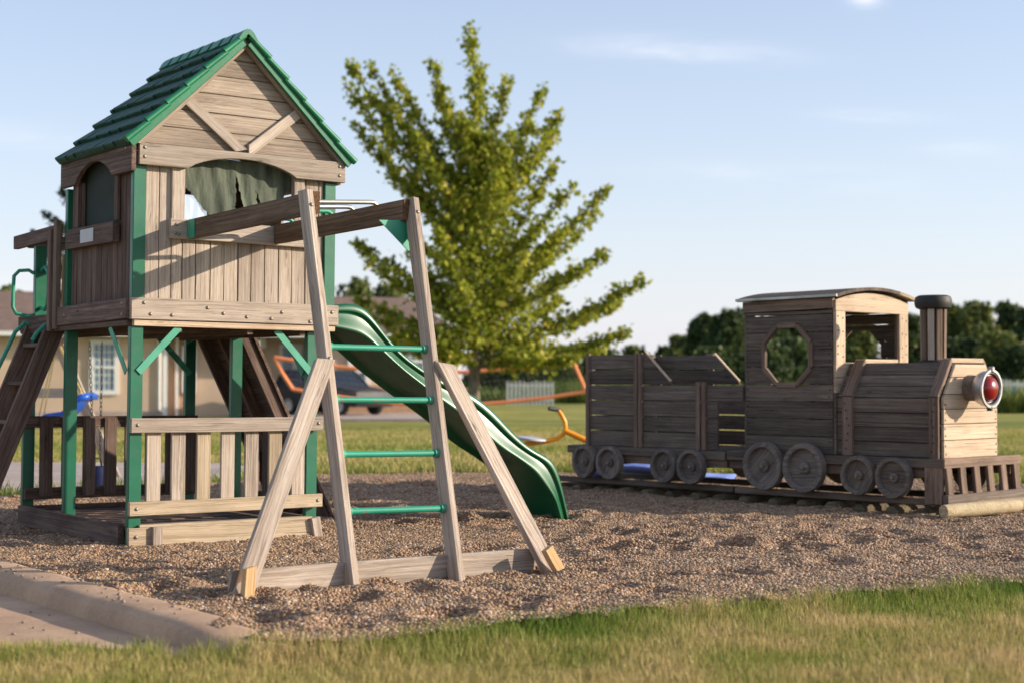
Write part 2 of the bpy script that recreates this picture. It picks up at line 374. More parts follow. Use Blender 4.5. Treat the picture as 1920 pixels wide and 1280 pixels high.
def box(name, lo, hi, mat, parent, ch=.004, seg=1):
    bm = bmesh.new(); bmesh.ops.create_cube(bm, size=1)
    s = [hi[i] - lo[i] for i in range(3)]
    for v in bm.verts: v.co = Vector([v.co[i] * s[i] for i in range(3)])
    if ch: bmesh.ops.bevel(bm, geom=list(bm.edges), offset=min(ch, min(s) * .3), segments=seg, affect='EDGES')
    me = bpy.data.meshes.new(name); bm.to_mesh(me); bm.free()
    return link(name, me, mat, parent, Matrix.Translation([(hi[i] + lo[i]) / 2 for i in range(3)]))
def tube_mesh(name, pts, r, n=10, caps=True):
    pts = [Vector(p) for p in pts]; rs = r if isinstance(r, (list, tuple)) else [r] * len(pts)
    v, f = [], []; up = None
    for i, p in enumerate(pts):
        d = (pts[min(i + 1, len(pts) - 1)] - pts[max(i - 1, 0)]).normalized()
        if up is None: up = d.orthogonal().normalized()
        up = (up - d * up.dot(d)).normalized(); s = d.cross(up)
        for k in range(n):
            a = 2 * math.pi * k / n; v.append(p + (up * math.cos(a) + s * math.sin(a)) * rs[i])
    for i in range(len(pts) - 1):
        for k in range(n): f.append((i * n + k, i * n + (k + 1) % n, (i + 1) * n + (k + 1) % n, (i + 1) * n + k))
    if caps: f.append(tuple(range(n - 1, -1, -1))); f.append(tuple((len(pts) - 1) * n + k for k in range(n)))
    return pydata(name, v, f)
def tube(name, pts, r, mat, parent, n=10, smooth=True):
    o = link(name, tube_mesh(name, pts, r, n), mat, parent)
    if smooth:
        o.data.shade_smooth()
        try: o.data.set_sharp_from_angle(angle=R(50))
        except Exception: pass
    return o
def join_meshes(name, meshes):
    v, f = [], []
    for me in meshes:
        o = len(v); v += [tuple(x.co) for x in me.vertices]; f += [tuple(o + i for i in p.vertices) for p in me.polygons]
    return pydata(name, v, f)
def lathe(name, prof, mtx, mat, parent, n=28, wob=0.0):
    """profile (r, z) spun about z"""
    v, f = [], []
    for (r, z) in prof:
        for k in range(n):
            a = 2 * math.pi * k / n; rr = r * (1 + wob * math.sin(3 * a + z * 20))
            v.append((rr * math.cos(a), rr * math.sin(a), z))
    for i in range(len(prof) - 1):
        for k in range(n): f.append((i * n + k, i * n + (k + 1) % n, (i + 1) * n + (k + 1) % n, (i + 1) * n + k))
    f.append(tuple(range(n - 1, -1, -1))); f.append(tuple((len(prof) - 1) * n + k for k in range(n)))
    me = pydata(name, v, f)
    bm = bmesh.new(); bm.from_mesh(me); bmesh.ops.remove_doubles(bm, verts=bm.verts, dist=1e-5); bmesh.ops.recalc_face_normals(bm, faces=bm.faces); bm.to_mesh(me); bm.free()
    me.shade_smooth()
    try: me.set_sharp_from_angle(angle=R(35))
    except Exception: pass
    return link(name, me, mat, parent, mtx)
def facing(pos, z, up=(0, 0, 1)):
    z = Vector(z).normalized(); x = Vector(up).cross(z)
    if x.length < 1e-4: x = Vector((1, 0, 0))
    x.normalize(); y = z.cross(x); m = Matrix((x, y, z)).transposed().to_4x4(); m.translation = Vector(pos); return m
bolt_me = None
def bolt(pos, nrm, parent, r=.009):
    global bolt_me
    if bolt_me is None:
        o = lathe('bolt', [(.001, .006), (.004, .006), (.008, .004), (.011, .0), (.011, -.002)], facing(pos, nrm), 'bolt', parent, 10); bolt_me = o.data; return o
    return link('bolt', bolt_me, None, parent, facing(pos, nrm))
def np_mesh(name, v, f, attr=None, nv=3):
    me = bpy.data.meshes.new(name)
    me.vertices.add(len(v)); me.vertices.foreach_set('co', v.astype(np.float32).ravel())
    me.loops.add(f.size); me.loops.foreach_set('vertex_index', f.astype(np.int32).ravel())
    me.polygons.add(len(f)); me.polygons.foreach_set('loop_start', np.arange(0, f.size, nv, dtype=np.int32))
    me.update(calc_edges=True)
    if attr is not None:
        a = me.attributes.new('tint', 'FLOAT', 'POINT'); a.data.foreach_set('value', attr.astype(np.float32))
    return me

# value noise in numpy
def vnoise(x, y, scale, seed=0):
    x = np.asarray(x, float) * scale; y = np.asarray(y, float) * scale
    xi = np.floor(x).astype(np.int64); yi = np.floor(y).astype(np.int64); fx = x - xi; fy = y - yi
    fx = fx * fx * (3 - 2 * fx); fy = fy * fy * (3 - 2 * fy)
    def h(a, b):
        n = (a * 374761393 + b * 668265263 + seed * 1442695041) & 0x7fffffff
        n = ((n ^ (n >> 13)) * 1274126177) & 0x7fffffff
        return ((n ^ (n >> 16)) & 0xffff) / 65535.0
    return (h(xi, yi) * (1 - fx) + h(xi + 1, yi) * fx) * (1 - fy) + (h(xi, yi + 1) * (1 - fx) + h(xi + 1, yi + 1) * fx) * fy

# ------------------------------------------------------------------ ground
GRAVEL = [(-.98, 5.72), (-.6, 5.70), (-.3, 5.92), (.51, 6.44), (1.3, 6.8), (2.36, 7.36), (4.0, 8.2), (4.7, 9.6), (4.75, 12.0), (4.6, 14.6), (3.4, 15.6), (2.0, 16.2), (.54, 16.2), (-1.0, 15.9), (-1.9, 15.7),
          (-2.6, 14.9), (-3.3, 13.6), (-4.1, 12.75), (-5.4, 12.6), (-5.4, 11.9), (-2.55, 7.95)]
def inside(x, y, poly):
    x = np.asarray(x, float); y = np.asarray(y, float); c = np.zeros(x.shape, bool); n = len(poly)
    for i in range(n):
        x0, y0 = poly[i]; x1, y1 = poly[(i + 1) % n]
        cond = ((y0 > y) != (y1 > y)) & (x < (x1 - x0) * (y - y0) / ((y1 - y0) if y1 != y0 else 1e-9) + x0)
        c ^= cond
    return c
dips = [(random.uniform(-5, 4.8), random.uniform(5.8, 15), rr_, rr_ * random.uniform(.30, .60)) for rr_ in [random.uniform(.045, .115) for _ in range(820)]]
dips += [(-.25 + random.gauss(0, 1.2), 6.6 + random.gauss(0, .5), random.uniform(.05, .11), random.uniform(.012, .03)) for _ in range(50)]
def gravel_z(x, y):
    z = .012 * (vnoise(x, y, 2.2, 3) - .5) + .012 * (vnoise(x, y, 6.5, 4) - .5) + .010 * (vnoise(x, y, 16, 5) - .5) + .03 * (vnoise(x, y, .7, 8) - .5)
    for (dx, dy, r, d) in dips:
        m = (np.abs(x - dx) < 3 * r) & (np.abs(y - dy) < 3 * r)
        if m.any(): 
            q = ((x[m] - dx) ** 2 + ((y[m] - dy) * 1.1) ** 2) / (r * r)
            z[m] -= d * (np.exp(-q) - .35 * np.exp(-(np.sqrt(q) - 1.7) ** 2 * 3))
    return z
def gz1(x, y): return float(gravel_z(np.array([float(x)]), np.array([float(y)]))[0])
gs = .032
gx, gy = np.meshgrid(np.arange(-5.6, 5.0, gs), np.arange(5.6, 16.5, gs))
gz = gravel_z(gx.ravel().copy(), gy.ravel().copy()).reshape(gx.shape)
ny, nx = gx.shape
jit = .12 * (vnoise(gx, gy, 3, 21) - .5)
ins = inside(gx + jit, gy + jit, GRAVEL)
idx = np.arange(nx * ny).reshape(ny, nx)
q = np.stack([idx[:-1, :-1], idx[:-1, 1:], idx[1:, 1:], idx[1:, :-1]], -1).reshape(-1, 4)
keep = (ins[:-1, :-1] & ins[:-1, 1:] & ins[1:, 1:] & ins[1:, :-1]).ravel()
gme = np_mesh('gravel', np.stack([gx, gy, gz], -1).reshape(-1, 3), q[keep], nv=4)
bm = bmesh.new(); bm.from_mesh(gme); bmesh.ops.delete(bm, geom=[v for v in bm.verts if not v.link_faces], context='VERTS'); bm.to_mesh(gme); bm.free()
gme.shade_smooth()
gro = tag(link('gravel_bed', gme, 'gravel'), 'bed of brown pea gravel under the playground', kind='structure')

# loose pebbles over the bed, instanced stuff
peb = bpy.data.objects.new('pebbles', gme.copy()); C.objects.link(peb)
peb.data.materials.clear(); peb.data.materials.append(M['pebble'])
tag(peb, 'loose brown and cream pea gravel covering the playground bed', 'gravel', kind='stuff')
def pebble_mesh(seed):
    bm = bmesh.new(); bmesh.ops.create_icosphere(bm, subdivisions=1, radius=1)
    rr = random.Random(seed)
    for v in bm.verts: v.co = Vector((v.co.x * rr.uniform(.8, 1.25), v.co.y * rr.uniform(.75, 1.05), v.co.z * rr.uniform(.5, .7)))
    me = bpy.data.meshes.new('pebble_source'); bm.to_mesh(me); bm.free(); me.materials.append(M['pebble']); me.shade_smooth(); return me
def gn_pebbles(obj, dens):
    ng = bpy.data.node_groups.new('scatter_pebbles', 'GeometryNodeTree')
    ng.interface.new_socket('Geometry', in_out='INPUT', socket_type='NodeSocketGeometry'); ng.interface.new_socket('Geometry', in_out='OUTPUT', socket_type='NodeSocketGeometry')
    n = ng.nodes; L = ng.links
    gi = n.new('NodeGroupInput'); go = n.new('NodeGroupOutput')
    dp = n.new('GeometryNodeDistributePointsOnFaces'); dp.inputs['Density'].default_value = dens; L.new(gi.outputs[0], dp.inputs['Mesh'])
    ip = n.new('GeometryNodeInstanceOnPoints'); L.new(dp.outputs['Points'], ip.inputs['Points'])
    ico = n.new('GeometryNodeMeshIcoSphere'); ico.inputs['Radius'].default_value = 1; ico.inputs['Subdivisions'].default_value = 1
    tr = n.new('GeometryNodeTransform'); L.new(ico.outputs[0], tr.inputs[0]); tr.inputs['Scale'].default_value = (1.15, .9, .62)
    sm = n.new('GeometryNodeSetShadeSmooth'); L.new(tr.outputs[0], sm.inputs[0])
    mt = n.new('GeometryNodeSetMaterial'); mt.inputs['Material'].default_value = M['pebble']; L.new(sm.outputs[0], mt.inputs[0])
    L.new(mt.outputs[0], ip.inputs['Instance'])
    rv = n.new('FunctionNodeRandomValue'); rv.data_type = 'FLOAT_VECTOR'; rv.inputs[0].default_value = (-.6, -.6, 0); rv.inputs[1].default_value = (.6, .6, 6.28)
    L.new(rv.outputs[0], ip.inputs['Rotation'])
    rs = n.new('FunctionNodeRandomValue'); rs.data_type = 'FLOAT'; rs.inputs[2].default_value = 0; rs.inputs[3].default_value = 1
    pw = n.new('ShaderNodeMath'); pw.operation = 'POWER'; L.new(rs.outputs[1], pw.inputs[0]); pw.inputs[1].default_value = 3.2
    ma = n.new('ShaderNodeMath'); ma.operation = 'MULTIPLY_ADD'; L.new(pw.outputs[0], ma.inputs[0]); ma.inputs[1].default_value = .0075; ma.inputs[2].default_value = .0054
    L.new(ma.outputs[0], ip.inputs['Scale'])
    L.new(ip.outputs[0], go.inputs[0])
    md = obj.modifiers.new('pebbles', 'NODES'); md.node_group = ng
gn_pebbles(peb, 6800)

# lawn sheet out to the horizon
CURB_A = Vector((-3.7, 9.62, 0)); CURB_B = Vector((-.86, 5.86, 0)); cd = (CURB_B - CURB_A).normalized(); cn = Vector((cd.y, -cd.x, 0))   # cn points to the walk side
if cn.x > 0: cn = -cn
SIDEWALK = [(-6.5, 12.2), tuple((CURB_A + cn * .24).xy), tuple((CURB_B + cn * .24).xy), (-1.25, 5.75), (-2.2, 5.78), (-6.5, 6.2)]
BACKPATH = [(-9, 12.9), (-4.15, 12.98), (-3.35, 13.9), (-2.75, 15.1), (-2.6, 16.6), (-3.2, 17.6), (-9, 18.0)]
def lawn_z(x, y):
    x = np.asarray(x, float); y = np.asarray(y, float)
    z = .03 * (vnoise(x, y, .6, 31) - .5) + .012 * (vnoise(x, y, 3, 32) - .5)
    far = np.clip((y - 17) / 33, 0, 1); z = z - .27 * far * far * (3 - 2 * far)
    z = np.where(inside(x, y, GRAVEL), -.09, z)
    z = np.where(inside(x, y, SIDEWALK), -.2, z)
    px_, py_ = x - CURB_A.x, y - CURB_A.y; s_ = px_ * cd.x + py_ * cd.y; t_ = px_ * cn.x + py_ * cn.y
    z = np.where((s_ > -2) & (s_ < 4.75) & (t_ > -.15) & (t_ < .42), -.2, z)
    z = np.where(inside(x, y, [(p[0], p[1]) for p in BACKPATH]), -.05, z)
    near = np.clip((7.5 - y) / 2.5, 0, 1); z = z - .03 * near
    return z
def axis(lo, hi, fine, n, far):
    a = np.arange(lo, hi, fine); t = np.linspace(0, 1, n)[1:] ** 2.4
    return np.concatenate([(lo - t * far)[::-1], a, hi + t * far])
ax = axis(-7, 6, .11, 40, 900); ay = axis(3.0, 18, .11, 60, 1500); ay = ay[ay > -25]
lx, ly = np.meshgrid(ax, ay); lz = lawn_z(lx.ravel(), ly.ravel()).reshape(lx.shape)
idx = np.arange(lx.size).reshape(lx.shape)
q = np.stack([idx[:-1, :-1], idx[:-1, 1:], idx[1:, 1:], idx[1:, :-1]], -1).reshape(-1, 4)
lme = np_mesh('ground', np.stack([lx, ly, lz], -1).reshape(-1, 3), q, nv=4); lme.shade_smooth()
tag(link('ground', lme, 'lawn'), 'mown green and straw coloured lawn', kind='structure')

def slab(name, poly, z0, z1, mat, ch=.012):
    o = prism(name, poly, z1 - z0, Matrix.Translation((0, 0, z0)), mat, None, ch=ch); return o
s1 = tag(slab('sidewalk', SIDEWALK, -.2, -.048, 'concrete'), 'tan concrete walk at the lower left', kind='structure')
s2 = tag(slab('path', BACKPATH, -.1, .035, 'path', ch=.02), 'pale concrete path behind the play tower', kind='structure')
# curb, swept with a rounded top and dipping into the grass at its end
def curb():
    v, f = [], []; n = 30; prof = [(.0, -.2), (.0, .015), (.02, .035), (.06, .042), (.17, .04), (.215, .03), (.24, .005), (.262, -.1), (.27, -.22)]
    for i in range(n + 1):
        t = i / n; p = CURB_A.lerp(CURB_B + cd * .22, t)
        drop = 0 if t < .85 else ((t - .85) / .15) ** 1.6 * .05
        for (a, z) in prof: v.append((p.x + cn.x * a, p.y + cn.y * a, z - drop + .003 * math.sin(i * 1.7)))
    m = len(prof)
    for i in range(n):
        for j in range(m - 1): f.append((i * m + j, (i + 1) * m + j, (i + 1) * m + j + 1, i * m + j + 1))
    f.append(tuple(n * m + j for j in range(m)))
    me = pydata('kerb', v, f); bm = bmesh.new(); bm.from_mesh(me); bmesh.ops.recalc_face_normals(bm, faces=bm.faces)
    bm.to_mesh(me); bm.free(); me.shade_smooth(); return me
tag(link('kerb', curb(), 'concrete'), 'rounded tan concrete kerb between gravel and walk', kind='structure')

# stones kicked out of the bed onto kerb and walk
ms_ = []
vs2, fs2 = [], []
bm = bmesh.new(); bmesh.ops.create_icosphere(bm, subdivisions=1, radius=1); ico_v = [tuple(v.co) for v in bm.verts]; ico_f = [tuple(v.index for v in f.verts) for f in bm.faces]; bm.free()
for _ in range(150):
    s_ = random.uniform(1.2, 4.6); t_ = random.uniform(.01, .2) if random.random() < .6 else random.uniform(.30, 1.1); p = CURB_A + cd * s_ + cn * t_
    zz = .043 if t_ < .2 else -.044; rr_ = random.uniform(.005, .010); o_ = len(vs2)
    vs2 += [(p.x + a * rr_ * 1.2, p.y + b * rr_, zz + c_ * rr_ * .7) for a, b, c_ in ico_v]; fs2 += [tuple(o_ + i for i in f) for f in ico_f]
tag(link('stray_pebbles', pydata('stray_pebbles', vs2, fs2), 'pebble'), 'stray pebbles scattered on the kerb and the walk', 'gravel', kind='stuff')

# grass blades
def blades(name, x, y, hgt, wid, tint, lean=.35):
    n = len(x); z = lawn_z(x, y)
    a = rng.uniform(0, 2 * np.pi, n); w_ = wid * rng.uniform(.6, 1.3, n); h = hgt * (.35 + 1.35 * rng.uniform(0, 1, n) ** 1.8)
    la = rng.uniform(0, 2 * np.pi, n); ll = h * rng.uniform(0, 1, n) * lean * 2
    dx, dy = np.cos(a) * w_ / 2, np.sin(a) * w_ / 2; lx_, ly_ = np.cos(la) * ll, np.sin(la) * ll
    P = np.zeros((n, 5, 3))
    P[:, 0] = np.stack([x - dx, y - dy, z - .01], -1); P[:, 1] = np.stack([x + dx, y + dy, z - .01], -1)
    P[:, 2] = np.stack([x - dx * .8 + lx_ * .35, y - dy * .8 + ly_ * .35, z + h * .55], -1); P[:, 3] = np.stack([x + dx * .8 + lx_ * .35, y + dy * .8 + ly_ * .35, z + h * .55], -1)
    P[:, 4] = np.stack([x + lx_, y + ly_, z + h], -1)
    b = (np.arange(n) * 5)[:, None]
    F = np.concatenate([b + np.array([0, 1, 3]), b + np.array([0, 3, 2]), b + np.array([2, 3, 4])])
    return np_mesh(name, P.reshape(-1, 3), F, np.repeat(tint, 5))
def dist_edge(x, y):
    d = np.full(x.shape, 1e9)
    for i in range(len(GRAVEL)):
        x0, y0 = GRAVEL[i]; x1, y1 = GRAVEL[(i + 1) % len(GRAVEL)]
        L2 = (x1 - x0) ** 2 + (y1 - y0) ** 2; t = np.clip(((x - x0) * (x1 - x0) + (y - y0) * (y1 - y0)) / L2, 0, 1)
        d = np.minimum(d, np.hypot(x - x0 - t * (x1 - x0), y - y0 - t * (y1 - y0)))
    return d
def free(x, y, jit=.12):
    j = jit * (vnoise(x, y, 5, 77) - .5)
    ok = ~inside(x + j, y + j, GRAVEL) & ~inside(x, y, BACKPATH)
    ok &= ~inside(x, y - .04, SIDEWALK)
    px, py = x - CURB_A.x, y - CURB_A.y; s_ = px * cd.x + py * cd.y; t_ = px * cn.x + py * cn.y
    ok &= ~((t_ > -.03) & (t_ < .27) & (s_ > 0) & (s_ < (CURB_B - CURB_A).length + .10))
    return ok
n = 420000; x = rng.uniform(-2.6, 4.2, n); y = rng.uniform(4.3, 8.6, n)
k = free(x, y) & (np.abs(x) < y * .36 + .25); x, y = x[k], y[k]
de = dist_edge(x, y)
big = vnoise(x, y, 1.1, 51); mid = vnoise(x, y, 4, 52)
tint = np.clip(.34 + .75 * (big - .5) + .5 * (mid - .5) + .42 * np.clip(de / .7, 0, 1) - .12 - .10 * (x > 1.3) * (de < .8) - .18 * (x < -.9) + rng.normal(0, .14, len(x)), 0, 1)
hh = .026 + .030 * np.exp(-(de / .22) ** 2) * (.5 + mid) + .012 * (vnoise(x, y, 7, 5))
tag(link('grass_foreground', blades('grass_foreground', x, y, hh, .0032, tint), 'grass'), 'short grass, green by the gravel and straw coloured in front', 'grass', kind='stuff')
# longer tufts at edges
n = 5000; x = rng.uniform(-2.6, 4.0, n); y = rng.uniform(5.2, 8.6, n); de = dist_edge(x, y)
k = free(x, y, .3) & (de < .18) & (vnoise(x, y, 6, 9) > .45); x, y = x[k], y[k]
tag(link('grass_tufts', blades('grass_tufts', x, y, np.full(len(x), .085), .004, np.clip(rng.normal(.3, .2, len(x)), 0, 1), .5), 'grass'), 'longer tufts of grass along the gravel edge', 'grass', kind='stuff')
# lawn behind the gravel
n = 210000; y = 12.5 + 24 * rng.uniform(0, 1, n) ** 1.35; x = rng.uniform(-1, 1, n) * (y * .345)
k = free(x, y, .25); x, y = x[k], y[k]; de = dist_edge(x, y)
tint = np.clip(.44 + .5 * (vnoise(x * .35, y, .5, 61) - .5) + .3 * (vnoise(x, y, 2, 62) - .5) + .22 * np.clip((de - 1.2) / 2.0, 0, 1) - .1 + rng.normal(0, .12, len(x)), 0, 1)
tag(link('grass_lawn', blades('grass_lawn', x, y, .045 + .05 * np.exp(-(de / .3) ** 2), .012, tint), 'grass'), 'mown lawn grass behind the gravel bed', 'grass', kind='stuff')

# ------------------------------------------------------------------ play tower
TS = Matrix.Translation((-2.155, 9.0, 0)) @ Matrix.Rotation(R(36), 4, 'Z')
TW = TS @ Matrix(((1, 0, 0, 0), (0, 1, 0, 0), (-.017, 0, 1, 0), (0, 0, 0, 1)))      # the old tower sags a little to the right
T = thing('play_tower', 'weathered wooden playhouse tower on green posts with a green shingled roof', 'playhouse', TW)
U, V, Z = Vector((1, 0, 0)), Vector((0, 1, 0)), Vector((0, 0, 1))
# posts (u, v, z0, z1)
ps = .076
def post(u, v, z0, z1, name='post'):
    o = box(name, (u, v, z0), (u + ps, v + .042, z1), 'post', T, ch=.004); return o
for (u, v) in [(0, .004), (1.140, .03), (.01, 1.03), (1.13, 1.03), (.0, 1.745), (1.13, 1.745)]: post(u, v, -.12, 1.245)
post(.004, .004, 1.402, 2.155); post(1.235, .004, 1.385, 2.15); post(0.0, 1.015, 1.38, 2.11); post(1.235, .985, 1.38, 2.11)
post(.0, 1.57, 1.30, 1.80); post(1.235, 1.60, 1.30, 1.80)
# floor frame
def B(name, a, b, wd, th, yd, mat='wood', **k): return board(name, a, b, wd, th, yd, mat, T, **k)
B('floor_beam', (-.012, -.018, 1.342), (1.312, -.018, 1.342), .121, .036, Z)
B('floor_strip', (.01, -.004, 1.262), (1.30, -.004, 1.262), .034, .036, Z, 'wood_train_light')
B('floor_beam', (-.018, 1.165, 1.325), (-.018, .0, 1.342), .115, .036, Z, 'wood_side')
B('floor_strip', (-.004, 1.78, 1.250), (-.004, .02, 1.262), .034, .03, Z, 'wood_side')
B('floor_beam', (1.318, .0, 1.342), (1.318, 1.75, 1.342), .12, .036, Z)
B('floor_beam', (-.012, 1.79, 1.30), (1.312, 1.79, 1.30), .12, .036, Z, 'wood_side')
B('floor_beam', (-.016, 1.79, 1.30), (-.016, 1.17, 1.30), .09, .03, Z, 'wood_side')
k = 0
y = .0
while y < 1.75:
    B('floor_board', (.0, y + .045, 1.292), (1.30, y + .045, 1.292), .088, .024, V, 'wood_side'); y += .0945
for u in (.3, .75, 1.1): B('floor_joist', (u, .02, 1.245), (u, 1.76, 1.245), .06, .036, Z, 'wood_side')
# front wall boards
us = [.082, .168, .244, .312, .395, .487, .575, .665, .75, .84, .932, 1.02, 1.112, 1.20, 1.236]
for i in range(len(us) - 1):
    a, b = us[i], us[i + 1]; mid_ = (a + b) / 2
    top = 2.19 if (mid_ < .236 or mid_ > 1.018) else 1.80
    B('wall_board', (mid_, .030 + random.uniform(-.0015, .0015), 1.395), (mid_, .030, top), (b - a) - .0045, .02, U)
B('window_jamb', (.274, .008, 1.855), (.274, .008, 2.185), .08, .022, U)
B('window_jamb', (1.055, .008, 1.855), (1.055, .008, 2.185), .07, .022, U)
B('mounting_board', (.222, -.006, 1.806), (1.15, -.006, 1.800), .112, .034, Z)
# front fascia with arch
def arch_poly(x0, x1, zt, zb, ax0, ax1, apex):
    pts = [(x0, zb), (ax0, zb)]
    for i in range(1, 16):
        t = i / 16; xx = ax0 + (ax1 - ax0) * t; pts.append((xx, zb + (apex - zb) * (1 - (2 * t - 1) ** 2) ** .8))
    pts += [(ax1, zb), (x1, zb), (x1, zt), (x0, zt)]; return pts
mf = Matrix(((1, 0, 0, 0), (0, 0, -1, -.008), (0, 1, 0, 0), (0, 0, 0, 1)))      # (x,y)->(u,z), extruded to -v
prism('front_fascia', arch_poly(.018, 1.352, 2.278, 2.155, .315, 1.015, 2.238), .032, mf, 'wood', T)
ms = Matrix(((0, 0, -1, .0), (1, 0, 0, 0), (0, 1, 0, 0), (0, 0, 0, 1)))         # (x,y)->(v,z), extruded to -u
prism('side_fascia', arch_poly(-.038, 1.065, 2.278, 2.115, .25, .83, 2.225), .03, ms, 'wood_side', T)
B('side_fascia', (1.33, 0, 2.21), (1.33, 1.06, 2.21), .13, .03, Z); B('back_fascia', (0, 1.075, 2.21), (1.35, 1.075, 2.21), .13, .03, Z, 'wood_side')
# gable boards
apex = (.675, 2.93); sl_ = (2.93 - 2.285) / (.675 - .022)
def gable(vv, nrm_out):
    zz = 2.283; hgt_ = [.108, .108, .112, .108, .105, .08]
    for h_ in hgt_:
        z1 = min(zz + h_, 2.91); zc = (zz + z1) / 2; wd = z1 - zz
        half = (2.93 - zc) / sl_; k_ = 1 / sl_
        B('gable_board', (apex[0] - half, vv + random.uniform(-.001, .001), zc), (apex[0] + half, vv, zc), wd - .004, .02, Z, 'wood_gable', ka=k_, kb=-k_)
        zz = z1
gable(.022, 0); gable(1.025, 1)
# rake trim boards
ang = math.atan(sl_)
for s_ in (-1, 1):
    a = Vector((apex[0] + s_ * .675, 0, 2.93 - .675 * sl_ + .012)); b = Vector((apex[0] + s_ * .004, 0, 2.935))
    B('rake_board', a + V * -.022, b + V * -.022, .062, .04, (0, 0, 1), 'wood_gable', ka=-.6, kb=.9)
    B('rake_board', a + V * 1.048, b + V * 1.048, .062, .04, (0, 0, 1), 'wood_gable')
B('gable_brace', (.322, -.002, 2.552), (.662, -.002, 2.292), .062, .026, (1, 0, 1), 'wood', ka=-.0, kb=.8)
B('gable_brace', (1.055, -.002, 2.565), (.712, -.002, 2.292), .062, .026, (-1, 0, 1), 'wood', ka=0, kb=-.8)
# left side wall
vsb = [.082, .14, .205, .265, .345, .42, .50, .585, .655, .74, .82, .90, .985]
for i in range(len(vsb) - 1):
    a, b = vsb[i], vsb[i + 1]; mm = (a + b) / 2
    top = 2.13 if (mm < .265 or mm > .82) else 1.75
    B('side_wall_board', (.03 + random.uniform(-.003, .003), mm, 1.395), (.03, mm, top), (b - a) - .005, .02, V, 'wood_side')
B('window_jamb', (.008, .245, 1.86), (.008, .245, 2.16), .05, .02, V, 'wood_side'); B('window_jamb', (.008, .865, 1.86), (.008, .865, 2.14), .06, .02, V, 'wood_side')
B('window_ledge', (-.012, .955, 1.79), (-.012, .21, 1.79), .118, .04, Z, 'wood_side')
box('name_plate', (-.037, .50, 1.752), (-.033, .705, 1.832), 'plate', T, ch=.001)
# right wall (slide opening) and back wall (doorway)
for (a, b, z0, z1) in [(.62, .70, 1.4, 2.13), (.705, .785, 1.4, 2.13), (.79, .87, 1.4, 2.13), (.875, .975, 1.4, 2.13)]:
    B('side_wall_board', (1.27, (a + b) / 2, z0), (1.27, (a + b) / 2, z1), b - a, .02, V)
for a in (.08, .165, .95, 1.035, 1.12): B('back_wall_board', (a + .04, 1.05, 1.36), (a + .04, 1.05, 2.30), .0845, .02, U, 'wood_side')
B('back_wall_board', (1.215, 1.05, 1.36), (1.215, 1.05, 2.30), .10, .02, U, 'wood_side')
# dark screen inside the left arch
prism('window_screen', [(.24, 1.8), (.86, 1.8), (.86, 2.20), (.7, 2.27), (.4, 2.27), (.24, 2.20)], .004, Matrix(((0, 0, -1, .05), (1, 0, 0, 0), (0, 1, 0, 0), (0, 0, 0, 1))), 'darkcloth', T, ch=0)
# torn tarp in the front arch
def tarp():
    nu, nz_ = 150, 80; u0, u1, z0, z1 = .30, 1.03, 1.83, 2.24
    uu, zz = np.meshgrid(np.linspace(u0, u1, nu), np.linspace(z0, z1, nz_))
    vv = .052 + .007 * np.sin(uu * 31 + zz * 5) * (2.25 - zz) * 2.4 + .005 * np.sin(uu * 63 + 1 + zz * 9) + .012 * np.sin(zz * 11 + uu * 4)
    idx = np.arange(nu * nz_).reshape(nz_, nu)
    q = np.stack([idx[:-1, :-1], idx[:-1, 1:], idx[1:, 1:], idx[1:, :-1]], -1).reshape(-1, 4)
    cu = (uu[:-1, :-1] + uu[1:, 1:]).ravel() / 2; cz = (zz[:-1, :-1] + zz[1:, 1:]).ravel() / 2
    cu_ = cu + .006 * (vnoise(cu, cz, 60, 3) - .5) * 2
    keep = np.ones(len(cu), bool)
    lb = 2.10 - .02 - (cu_ - .315) * 1.05                     # torn away lower left
    keep &= ~((cu_ < .505) & (cz < lb))
    rb = 1.90 + (cu_ - .85) * 1.15
    keep &= ~((cu_ > .85) & (cz < rb))
    c1 = .665 + (2.15 - cz) * .10; keep &= ~((cz < 2.16) & (np.abs(cu_ - c1) < (2.16 - cz) * .15 + .002) )
    c2 = .80 + (2.08 - cz) * .16; keep &= ~((cz < 2.08) & (np.abs(cu_ - c2) < (2.08 - cz) * .15))
    c3 = .56; keep &= ~((cz < 1.93) & (np.abs(cu_ - c3) < (1.93 - cz) * .10))
    me = np_mesh('torn_tarp', np.stack([uu, vv, zz], -1).reshape(-1, 3), q[keep], nv=4); me.shade_smooth(); return me
link('torn_tarp', tarp(), 'tarp', T)
me = pydata('torn_film', [(.32, .045, 1.85), (.50, .05, 1.85), (.49, .055, 1.93), (.43, .05, 1.97), (.36, .045, 2.0), (.32, .045, 2.02)], [(0, 1, 2, 3, 4, 5)])
tag(link('torn_film', me, 'film', T), None)
# porch rails
B('porch_rail', (-.016, 1.90, 1.835), (-.016, 1.10, 1.855), .085, .036, Z, 'wood_side')
B('porch_rail', (-.01, 1.68, 1.83), (1.30, 1.68, 1.83), .085, .036, Z, 'wood_side')
B('porch_picket', (-.04, 1.19, 1.24), (-.04, 1.19, 1.87), .055, .022, V, 'wood_side'); B('porch_picket', (-.03, 1.10, 1.25), (-.03, 1.10, 1.92), .05, .035, V, 'wood_train_brown')
B('porch_picket', (.05, 1.18, 1.30), (.05, 1.18, 1.72), .03, .03, V, 'wood_new')  # yellow pine tone stands in for sun on this picket
for i in range(8): B('porch_picket', (.16 + i * .145, 1.66, 1.34), (.16 + i * .145, 1.66, 1.79), .075, .02, U, 'wood_side')
B('porch_rail', (1.318, 1.10, 1.83), (1.318, 1.16, 1.83), .085, .036, Z, 'wood_side')
hb = []
